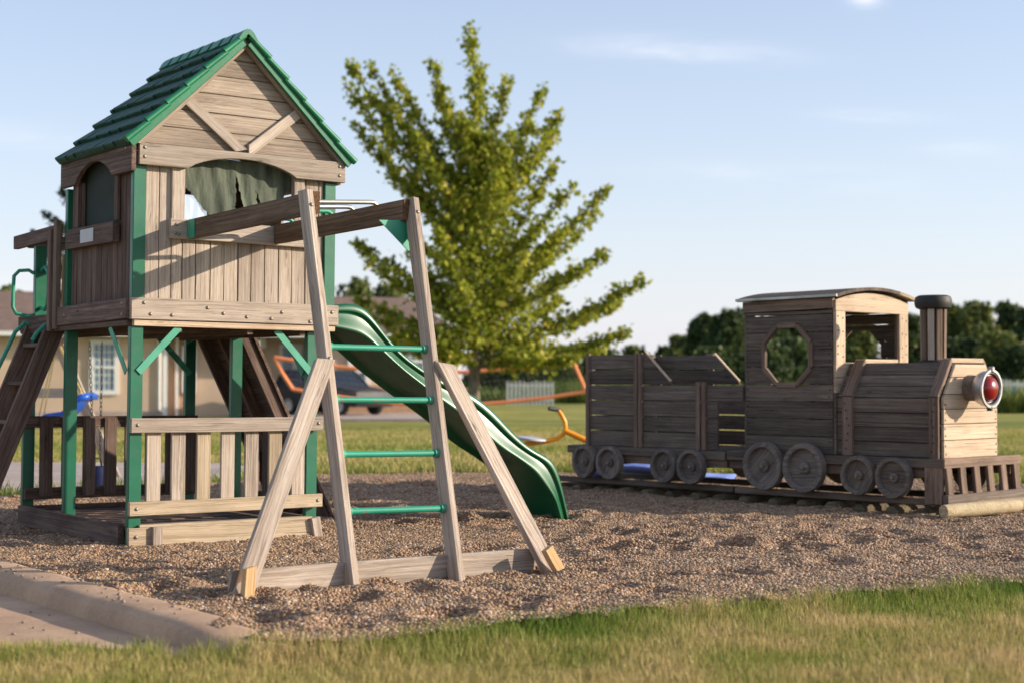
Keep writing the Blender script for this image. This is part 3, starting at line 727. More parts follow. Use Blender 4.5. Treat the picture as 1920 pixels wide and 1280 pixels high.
tube('grab_handle', [(-.0, 1.60, 1.62), (-.03, 1.61, 1.64), (-.085, 1.63, 1.635), (-.115, 1.64, 1.60), (-.12, 1.64, 1.50), (-.12, 1.64, 1.40), (-.10, 1.635, 1.36), (-.03, 1.61, 1.345), (0, 1.60, 1.35)], .012, 'rung', T)
tube('grab_handle', [(.04, 1.57, 1.64), (.04, 1.50, 1.66), (.03, 1.42, 1.62), (.03, 1.41, 1.52), (.03, 1.43, 1.42), (.04, 1.5, 1.385), (.04, 1.57, 1.40)], .012, 'rung', T)
# lower front railing
B('rail_board', (.0, -.014, .685), (1.222, -.014, .688), .082, .034, Z); B('rail_board', (-.004, -.014, .217), (1.222, -.014, .226), .078, .034, Z, 'wood_moss')
for i in range(7):
    u = .148 + i * .1545; B('slat', (u, .016, .19), (u, .016, .70), .086, .02, U, ['wood', 'wood_leg', 'wood_moss'][i % 3])
# back railing (dark side seen)
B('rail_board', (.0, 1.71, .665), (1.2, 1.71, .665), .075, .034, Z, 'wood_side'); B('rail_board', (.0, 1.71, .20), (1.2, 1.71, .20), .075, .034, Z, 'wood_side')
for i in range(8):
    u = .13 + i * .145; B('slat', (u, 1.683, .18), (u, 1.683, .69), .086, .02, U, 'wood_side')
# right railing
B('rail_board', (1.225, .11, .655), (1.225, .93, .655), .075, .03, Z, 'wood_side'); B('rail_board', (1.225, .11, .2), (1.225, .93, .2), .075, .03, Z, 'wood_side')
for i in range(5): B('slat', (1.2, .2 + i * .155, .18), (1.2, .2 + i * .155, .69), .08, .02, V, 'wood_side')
# sill frame and sandbox deck
B('sill_board', (-.006, -.012, .055), (1.20, -.012, .06), .11, .034, Z, 'wood_moss')
B('sill_cap', (.06, .012, .118), (1.16, .012, .122), .07, .016, V, 'wood_moss')
B('sill_stake', (.155, -.042, -.06), (.155, -.042, .115), .058, .03, U, 'wood_leg'); B('sill_stake', (1.20, -.042, -.06), (1.165, -.042, .125), .06, .03, U, 'wood_leg')
B('sill_board', (-.01, 1.75, .06), (-.01, .08, .06), .13, .034, Z, 'wood_side'); B('sill_board', (1.21, .1, .06), (1.21, 1.7, .06), .12, .034, Z, 'wood_side'); B('sill_board', (.0, 1.76, .06), (1.2, 1.76, .06), .12, .034, Z, 'wood_side')
y = .10
while y < 1.66:
    B('deck_board', (.09, y, .085 + random.uniform(-.004, .004)), (1.13, y, .085), .086, .02, V, 'wood_side', bow=.004); y += .094
# knee braces, flat green steel
def knee(p, q_, yd):
    p, q_ = Vector(p), Vector(q_); o = board('knee_brace', p, q_, .042, .006, yd, 'brace', T, ch=.001, seg=2); return o
def corner_knees(u, v, du, dv, mat=None):
    knee((u + (ps if du > 0 else 0) - du * .03, v - .006, .985), (u + (ps if du > 0 else 0) + du * .215, v - .006, 1.245), (1, 0, -1)) if du else None
    if dv: knee((u - .006, v + (ps if dv > 0 else 0) - dv * .03, .985), (u - .006, v + (ps if dv > 0 else 0) + dv * .215, 1.245), (0, 1, -1))
corner_knees(0, .004, 1, 1); corner_knees(1.140, .03, -1, 1); corner_knees(.0, 1.745, 0, -1); corner_knees(1.13, 1.745, -1, 0)
# bolts
for (u, z) in [(.05, 2.252), (.05, 2.20), (1.31, 2.25), (1.31, 2.195), (.06, 1.375), (.10, 1.312), (.23, 1.31), (.55, 1.33), (.86, 1.31), (.93, 1.35), (1.12, 1.3), (1.27, 1.36), (.45, 1.36), (.7, 1.315)]:
    bolt((u, -.0405 if z > 2 else -.037, z), (0, -1, 0), T)
for (u, z) in [(.035, .688), (.035, .217), (.035, .06), (1.19, .226), (1.19, .69)]: bolt((u, -.032, z), (0, -1, 0), T)
for (u, z) in [(.255, 1.83), (.25, 1.78), (.27, 1.775)]: bolt((u, -.024, z), (0, -1, 0), T)
for (v, z) in [(.05, 1.37), (.05, 1.31), (.95, 1.33), (.04, 2.25)]: bolt((-.037 if z < 2 else -.031, v, z), (-1, 0, 0), T)

# roof: rows of plastic shakes, ridge cap, rake trim
AX, AZ_ = .665, 2.975
for side in (-1, 1):
    ex = .708; ez = 2.295; L_ = math.hypot(ex, AZ_ - ez)
    dn = Vector((side * ex, 0, -(AZ_ - ez))).normalized(); nrm = Vector((side * (AZ_ - ez), 0, ex)).normalized()
    prism('roof_panel', [(-.055, 0), (1.05, 0), (1.05, L_ - .01), (-.055, L_ - .01)], .014,
          Matrix(((0, dn.x, nrm.x, AX), (1, 0, 0, 0), (0, dn.z, nrm.z, AZ_ - .03), (0, 0, 0, 1))), 'roof', T, ch=.003)
    rows = 6; rh = L_ / rows
    for r_ in range(rows):
        v = -.058 + (.04 if r_ % 2 else 0) * 0
        start = -.058; first = True
        while start < 1.05:
            wd = random.uniform(.085, .15)
            if first and r_ % 2: wd *= .6
            first = False
            wd = min(wd, 1.065 - start)
            if wd < .03: break
            lenx = rh * 1.0 + random.uniform(0.010, .026)
            thk = .017 + random.uniform(0, .006)
            p0 = Vector((AX, 0, AZ_ - .014)) + dn * (r_ * rh)
            # a tapered shake: thin at the top, thick butt at the bottom
            hw = wd - .006; vv_ = []
            for (dd, h0) in ((0, .002), (lenx * .97, thk + .012), (lenx, thk + .006)):
                for (vv2) in (0, hw):
                    vv_.append(p0 + dn * dd + nrm * h0 + V * (start + vv2))
            for (dd, h0) in ((0, -.003), (lenx, -.001)):
                for vv2 in (0, hw): vv_.append(p0 + dn * dd + nrm * h0 + V * (start + vv2))
            cen = p0 + V * start
            me = pydata('shingle', [x_ - cen for x_ in vv_], [(0, 1, 3, 2), (2, 3, 5, 4), (4, 5, 9, 8), (6, 8, 9, 7), (0, 2, 4, 8, 6), (1, 7, 9, 5, 3), (0, 6, 7, 1)])
            bm = bmesh.new(); bm.from_mesh(me); bmesh.ops.recalc_face_normals(bm, faces=bm.faces)
            bmesh.ops.bevel(bm, geom=list(bm.edges), offset=.0025, segments=1, affect='EDGES'); bm.to_mesh(me); bm.free()
            link('shingle', me, 'roof', T, Matrix.Translation(cen))
            start += wd
    # stepped front rake trim
    for r_ in range(rows):
        p0 = Vector((AX, -.066, AZ_ + .002)) + dn * (r_ * rh + .02); p1 = p0 + dn * (rh + .012) + nrm * .012
        tube('rake_trim', [p0, p0.lerp(p1, .5), p1], [.017, .019, .022], 'roof_trim', T, 8)
    # moulded lip under the rake
    a = Vector((AX, -.058, AZ_ - .03)) + dn * .03; b = Vector((AX, -.058, AZ_ - .03)) + dn * L_
    board('rake_lip', a, b, .05, .016, tuple(nrm), 'roof_trim', T, ch=.006)
    board('eave_lip', Vector((AX, -.05, AZ_ - .02)) + dn * L_, Vector((AX, 1.05, AZ_ - .02)) + dn * L_, .03, .02, tuple(nrm), 'roof', T, ch=.004)
nc = 8
for i in range(nc):
    y0_, y1_ = -.085 + i * .146, -.085 + (i + 1) * .146 - .006
    pr = [(-.062, -.055), (-.034, -.012), (-.012, .006), (.012, .006), (.034, -.012), (.062, -.055), (.05, -.064), (0, -.022), (-.05, -.064)]
    bm = bmesh.new(); sc1 = 1.0 if i else 1.0
    va = [bm.verts.new((x_ * 1.0, y0_, z_)) for x_, z_ in pr]; vb = [bm.verts.new((x_ * .92, y1_, z_ - .004)) for x_, z_ in pr]
    bm.faces.new(va); bm.faces.new(vb[::-1])
    for j in range(len(pr)): bm.faces.new((va[j], vb[j], vb[(j + 1) % len(pr)], va[(j + 1) % len(pr)]))
    bmesh.ops.recalc_face_normals(bm, faces=bm.faces); me = bpy.data.meshes.new('ridge_cap'); bm.to_mesh(me); bm.free()
    link('ridge_cap', me, 'roof_trim', T, Matrix.Translation((AX, 0, AZ_ + .018)))

# ------------------------------------------------------------------ monkey bar frame
MB = thing('monkey_bar_frame', 'wooden A-frame ladder with green rungs joined to the tower by two beams', 'climbing frame', TS)
def Bm(name, a, b, wd, th, yd, mat='wood_leg', **k): return board(name, a, b, wd, th, yd, mat, MB, **k)
Bm('beam', (.36, -.032, 1.803), (.36, -1.50, 1.828), .112, .036, Z, 'wood_beam'); Bm('beam', (.91, -.032, 1.803), (.91, -1.47, 1.825), .112, .038, Z, 'wood_beam')
for u, v in ((.36, -1.503), (.91, -1.473)): Bm('beam_end', (u, v, 1.827), (u, v - .006, 1.827), .11, .034, Z, 'endgrain', ch=.001, seg=1)
feet = {'l1': Vector((.142, -2.242, -.03)), 'l2': Vector((.689, -2.28, -.03)), 'lb': Vector((-.474, -2.335, -.02)), 'rb': Vector((1.235, -2.31, -.02))}
t1 = Vector((.312, -1.475, 1.885)); t2 = Vector((.952, -1.455, 1.89))
def legdir(a, b): return (b - a)
Bm('leg', feet['l1'], t1, .088, .040, V, ch=.005, ka=.35, kb=.35); Bm('leg', feet['l2'], t2, .088, .040, V, ch=.005, ka=.35, kb=.35)
j1 = feet['l1'].lerp(t1, .555); j2 = feet['l2'].lerp(t2, .545)
Bm('brace', feet['lb'] + Vector((0, -.0, 0)), j1 + Vector((-.035, -.055, 0)), .090, .038, U, ch=.005, kb=.5)
Bm('brace', feet['rb'] + Vector((0, -.0, 0)), j2 + Vector((.04, -.055, 0)), .090, .038, U, ch=.005, kb=-.5)
Bm('base_board', (-.44, -2.185, .050), (.145, -2.170, .052), .118, .036, Z, 'wood_moss' if False else 'wood_leg'); Bm('base_board', (.15, -2.172, .052), (1.225, -2.195, .052), .118, .036, Z)
Bm('end_block', (-.462, -2.392, -.03), (-.440, -2.375, .145), .05, .04, U, 'wood_new', ka=.2, kb=.3); Bm('end_block', (1.255, -2.372, -.03), (1.165, -2.35, .125), .05, .04, U, 'wood_new')
Bm('end_block', (-.50, -2.31, -.03), (-.44, -2.28, .12), .05, .03, V, 'wood_beam')
for k_ in (.190, .325, .458, .590):
    a = feet['l1'].lerp(t1, k_); b = feet['l2'].lerp(t2, k_ - .005)
    r_ = tube('rung', [a + V * -.0, b + V * -.0], .0155, 'rung', MB, 12)
    for c_, s_ in ((a, 1), (b, -1)):
        q_ = c_ + (b - a).normalized() * (.021 * s_); tube('rung_collar', [q_, q_ + (b - a).normalized() * (.022 * s_)], .0225, 'brace', MB, 12)
for i, v in enumerate((-1.18, -.93, -.69, -.46, -.23)):
    zb = 1.856 - v * .012
    tube('overhead_bar', [(.372, v - .02, zb - .012), (.87, v, zb + .020), (.892, v, zb + .018), (.905, v, zb + .008), (.91, v, zb - .02)], .0125, 'steel' if i < 2 else 'rung', MB, 12)
def plate(name, pts, th, mtx, mat='brace'): return prism(name, pts, th, mtx, mat, MB, ch=.001)
yz = lambda u: Matrix(((0, 0, 1, u), (1, 0, 0, 0), (0, 1, 0, 0), (0, 0, 0, 1)))
plate('gusset', [(-1.32, 1.79), (-1.53, 1.775), (-1.56, 1.62), (-1.50, 1.63)], .006, yz(.930)); plate('gusset', [(-1.36, 1.88), (-1.47, 1.885), (-1.52, 1.74), (-1.45, 1.74)], .006, yz(.334))
plate('gusset', [(.76, 1.768), (.955, 1.778), (.975, 1.62), (.94, 1.615)], .006, Matrix(((1, 0, 0, 0), (0, 0, -1, -1.44), (0, 1, 0, 0), (0, 0, 0, 1))))
Bm('beam_hanger', (.3375, -.03, 1.803), (.3375, -.125, 1.804), .105, .006, Z, 'brace', ch=.001)
for u in (.36, .91):
    Bm('beam_hanger', (u + .021, -.03, 1.803), (u + .021, -.095, 1.804), .10, .005, Z, 'brace', ch=.001)
for p in (feet['l1'].lerp(t1, .96), feet['l2'].lerp(t2, .96), feet['l1'].lerp(t1, .56), feet['l2'].lerp(t2, .55)): bolt(p + Vector((0, -.05, 0)), (0, -1, .3), MB)

# ------------------------------------------------------------------ slide
SLD = thing('wavy_slide', 'glossy green plastic wavy slide leaning against the right side of the tower', 'slide', Matrix.Translation((.045, .015, 0)) @ TS)
lip = [(1.24, 1.395), (1.30, 1.40), (1.341, 1.41), (1.424, 1.421), (1.519, 1.398), (1.615, 1.296), (1.701, 1.191), (1.8, 1.105), (1.915, 1.035), (2.0, .988), (2.118, .938), (2.284, .875), (2.432, .795), (2.543, .706), (2.665, .593), (2.779, .505), (2.873, .457), (2.985, .415), (3.035, .350), (3.067, .25), (3.10, .12), (3.14, -.03)]
low = [(1.24, 1.268), (1.30, 1.262), (1.356, 1.252), (1.492, 1.224), (1.60, 1.145), (1.70, 1.065), (1.80, .99), (1.90, .925), (2.0, .858), (2.12, .785), (2.28, .685), (2.402, .599), (2.543, .497), (2.682, .425), (2.824, .337), (2.922, .23), (3.00, .14), (3.058, -.04)]
def resamp(P, n):
    P = np.array(P); d = np.r_[0, np.cumsum(np.hypot(*np.diff(P, axis=0).T))]; t = np.linspace(0, d[-1], n)
    # smooth
    x = np.interp(t, d, P[:, 0]); y = np.interp(t, d, P[:, 1])
    for _ in range(4): x[1:-1] = (x[:-2] + 2 * x[1:-1] + x[2:]) / 4; y[1:-1] = (y[:-2] + 2 * y[1:-1] + y[2:]) / 4
    return np.stack([x, y], -1)
def slide_mesh():
    n = 72; Lp, Lw = resamp(lip, n), resamp(low, n)
    v, f = [], []; v0, v1 = .05, .565
    for i in range(n):
        a, b = Vector((Lp[i][0], 0, Lp[i][1])), Vector((Lw[i][0], 0, Lw[i][1]))
        h = a - b; up = h.normalized(); H = h.length
        def P(vv, frac, extra=0): return b + h * frac + up * extra + V * vv
        ins_ = .045
        sec = [P(v0 + .012, -.02), P(v0 - .018, .0), P(v0 - .014, .10), P(v0 + .006, .40), P(v0 + .018, .62), P(v0 + .010, .66), P(v0 - .006, .70), P(v0 - .004, .80), P(v0 + .002, .93), P(v0 + .016, .99), P(v0 + .034, .985), P(v0 + .048, .93),
               P(v0 + .062, .65), P(v0 + .085, .46), P(v0 + .14, .38), P((v0 + v1) / 2, .35), P(v1 - .14, .38), P(v1 - .085, .46), P(v1 - .062, .65),
               P(v1 - .048, .93), P(v1 - .034, .985), P(v1 - .016, .99), P(v1 - .002, .93), P(v1 + .004, .80), P(v1 + .006, .70), P(v1 - .018, .62), P(v1 - .006, .40), P(v1 + .014, .10), P(v1 + .018, 0), P(v1 - .012, -.02),
               P(v1 - .022, .12), P(v1 - .05, .30), P(v1 - .14, .30), P((v0 + v1) / 2, .28), P(v0 + .14, .30), P(v0 + .05, .30), P(v0 + .022, .12)]
        v += sec
    m = len(sec)
    for i in range(n - 1):
        for j in range(m): f.append((i * m + j, (i + 1) * m + j, (i + 1) * m + (j + 1) % m, i * m + (j + 1) % m))
    f.append(tuple(range(m))); f.append(tuple((n - 1) * m + j for j in range(m - 1, -1, -1)))
    me = pydata('slide_chute', v, f); bm = bmesh.new(); bm.from_mesh(me); bmesh.ops.recalc_face_normals(bm, faces=bm.faces); bm.to_mesh(me); bm.free()
    me.shade_smooth(); return me
so_ = link('slide_chute', slide_mesh(), 'slide', SLD)
try: so_.data.set_sharp_from_angle(angle=R(60))
except Exception: pass
sb = so_.modifiers.new('soft', 'SUBSURF'); sb.levels = 1; sb.render_levels = 1

# ------------------------------------------------------------------ access ladder and climbing wall
LD = thing('access_ladder', 'dark wooden ladder leaning up to the porch at the left edge of the tower', 'ladder', TW)
la, lb = Vector((.03, 0, 1.29)), Vector((-.50, 0, -.05))
for v in (1.26, 1.62): board('side_rail', lb + V * v, la + V * v, .12, .036, (1, 0, .4), 'wood_side', LD)
for t in (.18, .36, .54, .72, .90):
    p = lb.lerp(la, t); board('tread', p + V * 1.28, p + V * 1.60, .085, .024, U, 'wood_side', LD)
tube('handrail', [(.0, 1.585, 1.28), (-.06, 1.585, 1.30), (-.12, 1.585, 1.24), (-.22, 1.585, 1.02), (-.30, 1.585, .82), (-.31, 1.585, .76)], .013, 'rung', LD)
tube('handrail', [(.0, 1.24, 1.26), (-.05, 1.235, 1.28), (-.10, 1.235, 1.23), (-.13, 1.235, 1.18)], .013, 'rung', LD)
CW = thing('climbing_ramp', 'dark planked climbing ramp sloping down behind the tower', 'climbing ramp', TS)
ra, rb = Vector((1.27, 0, 1.24)), Vector((1.90, 0, -.05))
for v in (1.12, 1.44, 1.76): board('ramp_rail', ra + V * v, rb + V * v, .08, .036, (1, 0, .5), 'wood_side', CW)
for i in range(14):
    p = ra.lerp(rb, (i + .5) / 14) + Vector((.045, 0, .022)); board('ramp_board', p + V * 1.08, p + V * 1.80, .1022, .02, tuple(rb - ra), 'wood_side', CW)
for (t, v, c_) in ((.2, 1.3, 'brace'), (.42, 1.6, 'blue'), (.6, 1.25, 'yellow'), (.8, 1.5, 'brace')):
    p = ra.lerp(rb, t) + Vector((.06, 0, .03)) + V * v
    lathe('hand_hold', [(.001, .035), (.02, .033), (.036, .02), (.042, .0), (.04, -.005)], facing(p, (.9, 0, .44)), c_, CW, 10, wob=.15)

# ------------------------------------------------------------------ train
TR = Matrix.Translation((.465, 13.93, 0)) @ Matrix.Rotation(math.atan2(-.737, .675), 4, 'Z')
TK = thing('toy_track', 'low wooden railway track of plank rails on round log sleepers under the train', 'track', TR)
def rail(a, b, t, z): return board('rail', (a, t, z), (b, t, z), .07, .045, V, 'wood_train', TK, ch=.004)
for t in (.0, .70): rail(-.12, 1.90, t, .088); rail(1.92, 3.86, t, .086)
s = -.02
while s < 3.9:
    off = random.uniform(-.03, .03); L0, L1_ = -.10 + random.uniform(-.03, .02), .86 + random.uniform(-.03, .03)
    tube('sleeper', [(s, L0, .0), (s + off * .3, .4, .012), (s + off, L1_, .0)], [.05, .053, .05], 'sleeper_wood', TK, 12); s += .262
LG = thing('log', 'pale round log lying on the gravel in front of the locomotive', 'log', Matrix.Translation((3.15, 11.22, .042)))
tube('log_body', [(0, 0, 0), (.5, .27, .012), (1.1, .62, .03), (1.6, .9, .045)], [.046, .05, .05, .048], 'log', LG, 16)
lathe('log_end', [(.001, .004), (.02, .003), (.040, .002), (.043, 0), (.043, -.002)], facing((-.002, -.001, 0), (-.88, -.475, 0)), 'endgrain', LG, 16)
LG2 = thing('log.001', 'short dark log at the end of the track beside the pale log', 'log', TR @ Matrix.Translation((3.93, -.02, .05)))
tube('log_body', [(-.02, -.22, 0), (.06, .1, .005), (.12, .5, .01)], [.045, .05, .048], 'log', LG2, 14)

def wheel(parent, s, z, r, t=-.085, mat='wood_wheel', flip=1):
    m = facing((s, t, z), (0, -1 * flip, 0)) @ Matrix.Rotation(random.uniform(0, 6.28), 4, 'Z') @ Matrix.Rotation(random.uniform(-.025, .025), 4, 'X')
    th = .05
    o = lathe('wheel', [(.001, -.02), (r * .96, -.02), (r, -.014), (r, .030), (r * .985, .042), (r * .80, .044), (r * .76, .036), (r * .74, .006), (r * .40, .004), (.001, .004)], m, mat, parent, 26, wob=random.uniform(.008, .022))
    h = lathe('hub', [(.001, .034), (r * .10, .034), (r * .12, .028), (r * .22, .026), (r * .26, .020), (r * .27, .008)], None, mat, o, 14, wob=.03)
    tube('axle_bolt', [(0, 0, .03), (0, 0, .046)], .009, 'bolt', o, 8)
    return o
# ---- tender
TN = thing('tender_wagon', 'grey wooden slatted tender wagon with a sloping side at the back of the toy train', 'wagon', TR)
def Bt(name, a, b, wd, th, yd, mat='wood_train', **k): return board(name, a, b, wd, th, yd, mat, TN, **k)
for t in (-.045, .925):
    Bt('deck_edge', (.09, t, .352), (1.845, t, .345), .062, .04, Z); Bt('sill', (.12, t + (.03 if t < 0 else -.03), .285), (1.84, t + (.03 if t < 0 else -.03), .285), .066, .04, Z, 'wood_train_brown')
Bt('sill', (.13, 0, .285), (.13, .88, .285), .066, .04, Z, 'wood_train_brown'); Bt('sill', (1.82, 0, .285), (1.82, .88, .285), .066, .04, Z, 'wood_train_brown')
for i in range(12): Bt('deck_board', (.135 + i * .147, -.025, .372), (.135 + i * .147, .905, .372), .14, .022, U)
def tender_side(t, near):
    pz = .392; h_ = .119; gap = .009
    to = t - .018 if near else t + .018
    for r_ in range(6):
        z0 = pz + r_ * (h_ + gap); z1 = z0 + h_; zc = (z0 + z1) / 2
        if near:
            if r_ < 4:
                Bt('side_plank', (.29, t, zc), (1.60, t, zc), h_, .022, Z)
                if r_ < 3: Bt('side_plank', (1.60, t, zc), (1.73, t, zc), h_, .022, Z)
                else: Bt('side_plank', (1.60, t, zc), (1.985, t, zc), h_, .022, Z)
            else:
                e0 = .95 + (1.155 - zc) / .235 * .278; Bt('side_plank', (.29, t, zc), (e0, t, zc), h_, .022, Z, kb=-1.18)
        else:
            if r_ < 4: Bt('side_plank', (.29, t, zc), (1.98, t, zc), h_, .022, Z)
            else:
                e0 = .95 + (1.155 - zc) / .235 * .278; Bt('side_plank', (.29, t, zc), (e0, t, zc), h_, .022, Z, kb=-1.18)
    for s_ in (.30, .86, .91, 1.54, 1.60): 
        zt = 1.165 if s_ < 1 else .925
        Bt('side_post', (s_, to, .385), (s_, to, zt), .042, .024, U, 'wood_train_brown')
    Bt('slope_cap', (.958, t, 1.168), (1.232, t, .930), .026, .012, V, 'wood_train_light', ch=.002)  # pale strip painting the sunlit plank ends along the slope
tender_side(-.005, True); tender_side(.865, False)
for r_ in range(6): Bt('end_plank', (.285, .02, .392 + r_ * .128 + .0595), (.285, .84, .392 + r_ * .128 + .0595), .119, .022, Z)
for t in (.02, .84): Bt('end_post', (.262, t, .385), (.262, t, 1.165), .045, .024, V, 'wood_train_brown')
for s_ in (.338, .628, 1.245, 1.53):
    wheel(TN, s_, .252, .138); wheel(TN, s_, .252, .138, t=.90, flip=-1); tube('axle', [(s_, -.08, .252), (s_, .9, .252)], .016, 'black', TN, 8)
# ---- locomotive
LC = thing('toy_locomotive', 'grey wooden toy locomotive with octagonal cab window, smokestack and red headlight', 'train engine', TR)
def Bl(name, a, b, wd, th, yd, mat='wood_train', **k): return board(name, a, b, wd, th, yd, mat, LC, **k)
for t in (-.045, .925):
    Bl('deck_edge', (1.865, t, .352), (3.79, t, .360), .064, .04, Z); Bl('sill', (1.87, t + (.03 if t < 0 else -.03), .285), (3.76, t + (.03 if t < 0 else -.03), .290), .068, .04, Z, 'wood_train_brown')
Bl('deck_edge', (3.79, -.06, .362), (3.79, .94, .362), .066, .036, Z, 'wood_train_brown'); Bl('sill', (1.88, 0, .285), (1.88, .88, .285), .066, .04, Z, 'wood_train_brown')
for i in range(13): Bl('deck_board', (1.94 + i * .147, -.025, .380), (1.94 + i * .147, .905, .380), .14, .02, U)
tube('coupling', [(1.75, .44, .25), (1.95, .44, .25)], .03, 'black', LC, 8)
for (s_, z_, r_) in ((2.256, .290, .182), (2.637, .290, .184), (3.12, .255, .142), (3.42, .252, .146)):
    wheel(LC, s_, z_, r_); wheel(LC, s_, z_, r_, t=.90, flip=-1); tube('axle', [(s_, -.08, z_), (s_, .9, z_)], .018, 'black', LC, 8)
# cab sides with octagonal opening
def oct_pts(cx, cz, r):
    return [(cx + r * x_, cz + r * z_) for x_, z_ in [(-.42, 1), (.42, 1), (1, .42), (1, -.42), (.42, -1), (-.42, -1), (-1, -.42), (-1, .42)]]
def oct_half(z, cz, r):
    d = abs(z - cz) / r
    return None if d >= 1 else (r * (1 if d < .42 else 1 - (d - .42)))
def cab_side(t, cx, cz, r, flip):
    mtx = Matrix(((1, 0, 0, 0), (0, 0, -1, t), (0, 1, 0, 0), (0, 0, 0, 1)))
    z = .392; s0, s1 = 2.008, 2.828; rows = [.130] * 8 + [.03] if flip > 0 else [.075] + [.130] * 7 + [.085]
    for h_ in rows:
        za, zb = z, z + h_ - .006; z += h_
        zs = sorted({za, zb} | {q for q in (cz - r, cz + r, cz - .42 * r, cz + .42 * r) if za < q < zb})
        if zb <= cz - r or za >= cz + r: prism('side_plank', [(s0, za), (s1, za), (s1, zb), (s0, zb)], .022, mtx, 'wood_train', LC, ch=.003); continue
        inn = [(q, oct_half(q, cz, r - .004)) for q in zs]
        if inn[0][1] is None or inn[-1][1] is None:                   # notched plank
            if inn[-1][1] is None:                                     # opening from below
                pts = [(s0, za)]; e = [(q, h) for q, h in inn if h is not None]
                pts += [(cx - h, q) for q, h in e]; pts += [(cx - .42 * r, cz + r), (cx + .42 * r, cz + r)]; pts += [(cx + h, q) for q, h in e[::-1]]; pts += [(s1, za), (s1, zb), (s0, zb)]
            else:
                pts = [(s0, zb), (s0, za), (s1, za), (s1, zb)]; e = [(q, h) for q, h in inn if h is not None]
                pts += [(cx + h, q) for q, h in e[::-1]]; pts += [(cx + .42 * r, cz - r), (cx - .42 * r, cz - r)]; pts += [(cx - h, q) for q, h in e]
            prism('side_plank', pts, .022, mtx, 'wood_train', LC, ch=0)
        else:
            prism('side_plank', [(s0, za)] + [(cx - h, q) for q, h in inn] + [(s0, zb)], .022, mtx, 'wood_train', LC, ch=.002)
            prism('side_plank', [(s1, za)] + [(cx + h, q) for q, h in inn] + [(s1, zb)], .022, mtx, 'wood_train', LC, ch=.002)
    P = oct_pts(cx, cz, r + .012)
    tt = t - .029 if flip > 0 else t + .007
    for i in range(8):
        a, b = P[i], P[(i + 1) % 8]; dr = Vector((b[0] - a[0], 0, b[1] - a[1])); nn = Vector((-(dr.z), 0, dr.x)).normalized()
        Bl('window_trim', (a[0], tt, a[1]), (b[0], tt, b[1]), .040, .018 + .001 * (i % 2), tuple(nn), 'wood_train_brown', ka=.4, kb=-.4)
    return
cab_side(.016, 2.412, 1.128, .212, 1); cab_side(.936, 2.412, 1.128, .212, -1)
# top arc rows on sides
Bl('eave_board', (1.99, -.004, 1.500), (2.84, -.004, 1.512), .085, .026, Z, 'wood_train_brown'); Bl('eave_board', (1.99, .945, 1.50), (2.84, .945, 1.51), .085, .026, Z, 'wood_train_brown')
for s_ in (2.022, 2.80):
    for t in (.045, .895): Bl('cab_stud', (s_, t, .39), (s_, t, 1.50), .05, .05, U, 'wood_train_brown')
# cab front: posts coloured as sunlit, arched header, sill planks
mfr = Matrix(((0, 0, 1, 2.828), (1, 0, 0, 0), (0, 1, 0, 0), (0, 0, 0, 1)))      # (x,y)->(t,z)
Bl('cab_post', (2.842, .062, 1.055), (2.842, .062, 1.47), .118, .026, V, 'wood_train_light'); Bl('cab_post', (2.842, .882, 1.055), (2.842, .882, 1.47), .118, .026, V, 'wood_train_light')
def header(mtx, mat):
    n = 10; pts = [(.0, 1.447)] + [(.942, 1.447)] + [(.942 - .942 * i / n, 1.53 + .065 * (1 - (2 * i / n - 1) ** 2)) for i in range(n + 1)]
    prism('cab_header', pts, .026, mtx, mat, LC, ch=.002)
header(Matrix(((0, 0, 1, 2.831), (1, 0, 0, 0), (0, 1, 0, 0), (0, 0, 0, 1))), 'wood_train_light'); header(Matrix(((0, 0, 1, 1.985), (1, 0, 0, 0), (0, 1, 0, 0), (0, 0, 0, 1))), 'wood_train')
for i in range(6):
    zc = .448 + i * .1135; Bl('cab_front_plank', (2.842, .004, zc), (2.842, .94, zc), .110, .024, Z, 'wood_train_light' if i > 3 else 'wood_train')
for t in (.06, .88): Bl('cab_post', (1.995, t, .39), (1.995, t, 1.45), .10, .024, V, 'wood_train')
Bl('cab_bench', (2.2, .04, .70), (2.2, .9, .70), .24, .025, U)
# cab roof planks
nr = 9
for i in range(nr):
    t0, t1_ = -.05 + 1.04 * i / nr, -.05 + 1.04 * (i + 1) / nr
    zf = lambda t: 1.552 + .068 * (1 - ((t - .47) / .52) ** 2)
    a = Vector((1.955, (t0 + t1_) / 2, (zf(t0) + zf(t1_)) / 2)); yd = Vector((0, t1_ - t0, zf(t1_) - zf(t0)))
    Bl('roof_plank', a, a + Vector((.95, 0, .006)), yd.length - .003, .024, tuple(yd), 'wood_moss' if i > 6 else 'wood_train')
Bl('roof_skin', (1.95, -.052, 1.556), (2.905, -.052, 1.562), .02, .012, Z, 'steel', ch=.002)
# boiler
bp = [(.03, .392), (.03, .81), (.185, 1.055), (.575, 1.055), (.73, .81), (.73, .392)]
def segs(p, q, wtarget):
    L0 = math.dist(p, q); n = max(1, round(L0 / wtarget)); return [(Vector(p).lerp(Vector(q), i / n), Vector(p).lerp(Vector(q), (i + 1) / n)) for i in range(n)]
for i in range(5):
    for (a, b) in segs(bp[i], bp[i + 1], .105):
        mm = (a + b) / 2; d_ = (b - a); Bl('boiler_plank', (2.85, mm.x, mm.y), (3.70, mm.x, mm.y), d_.length - .004, .022, (0, d_.x, d_.y))
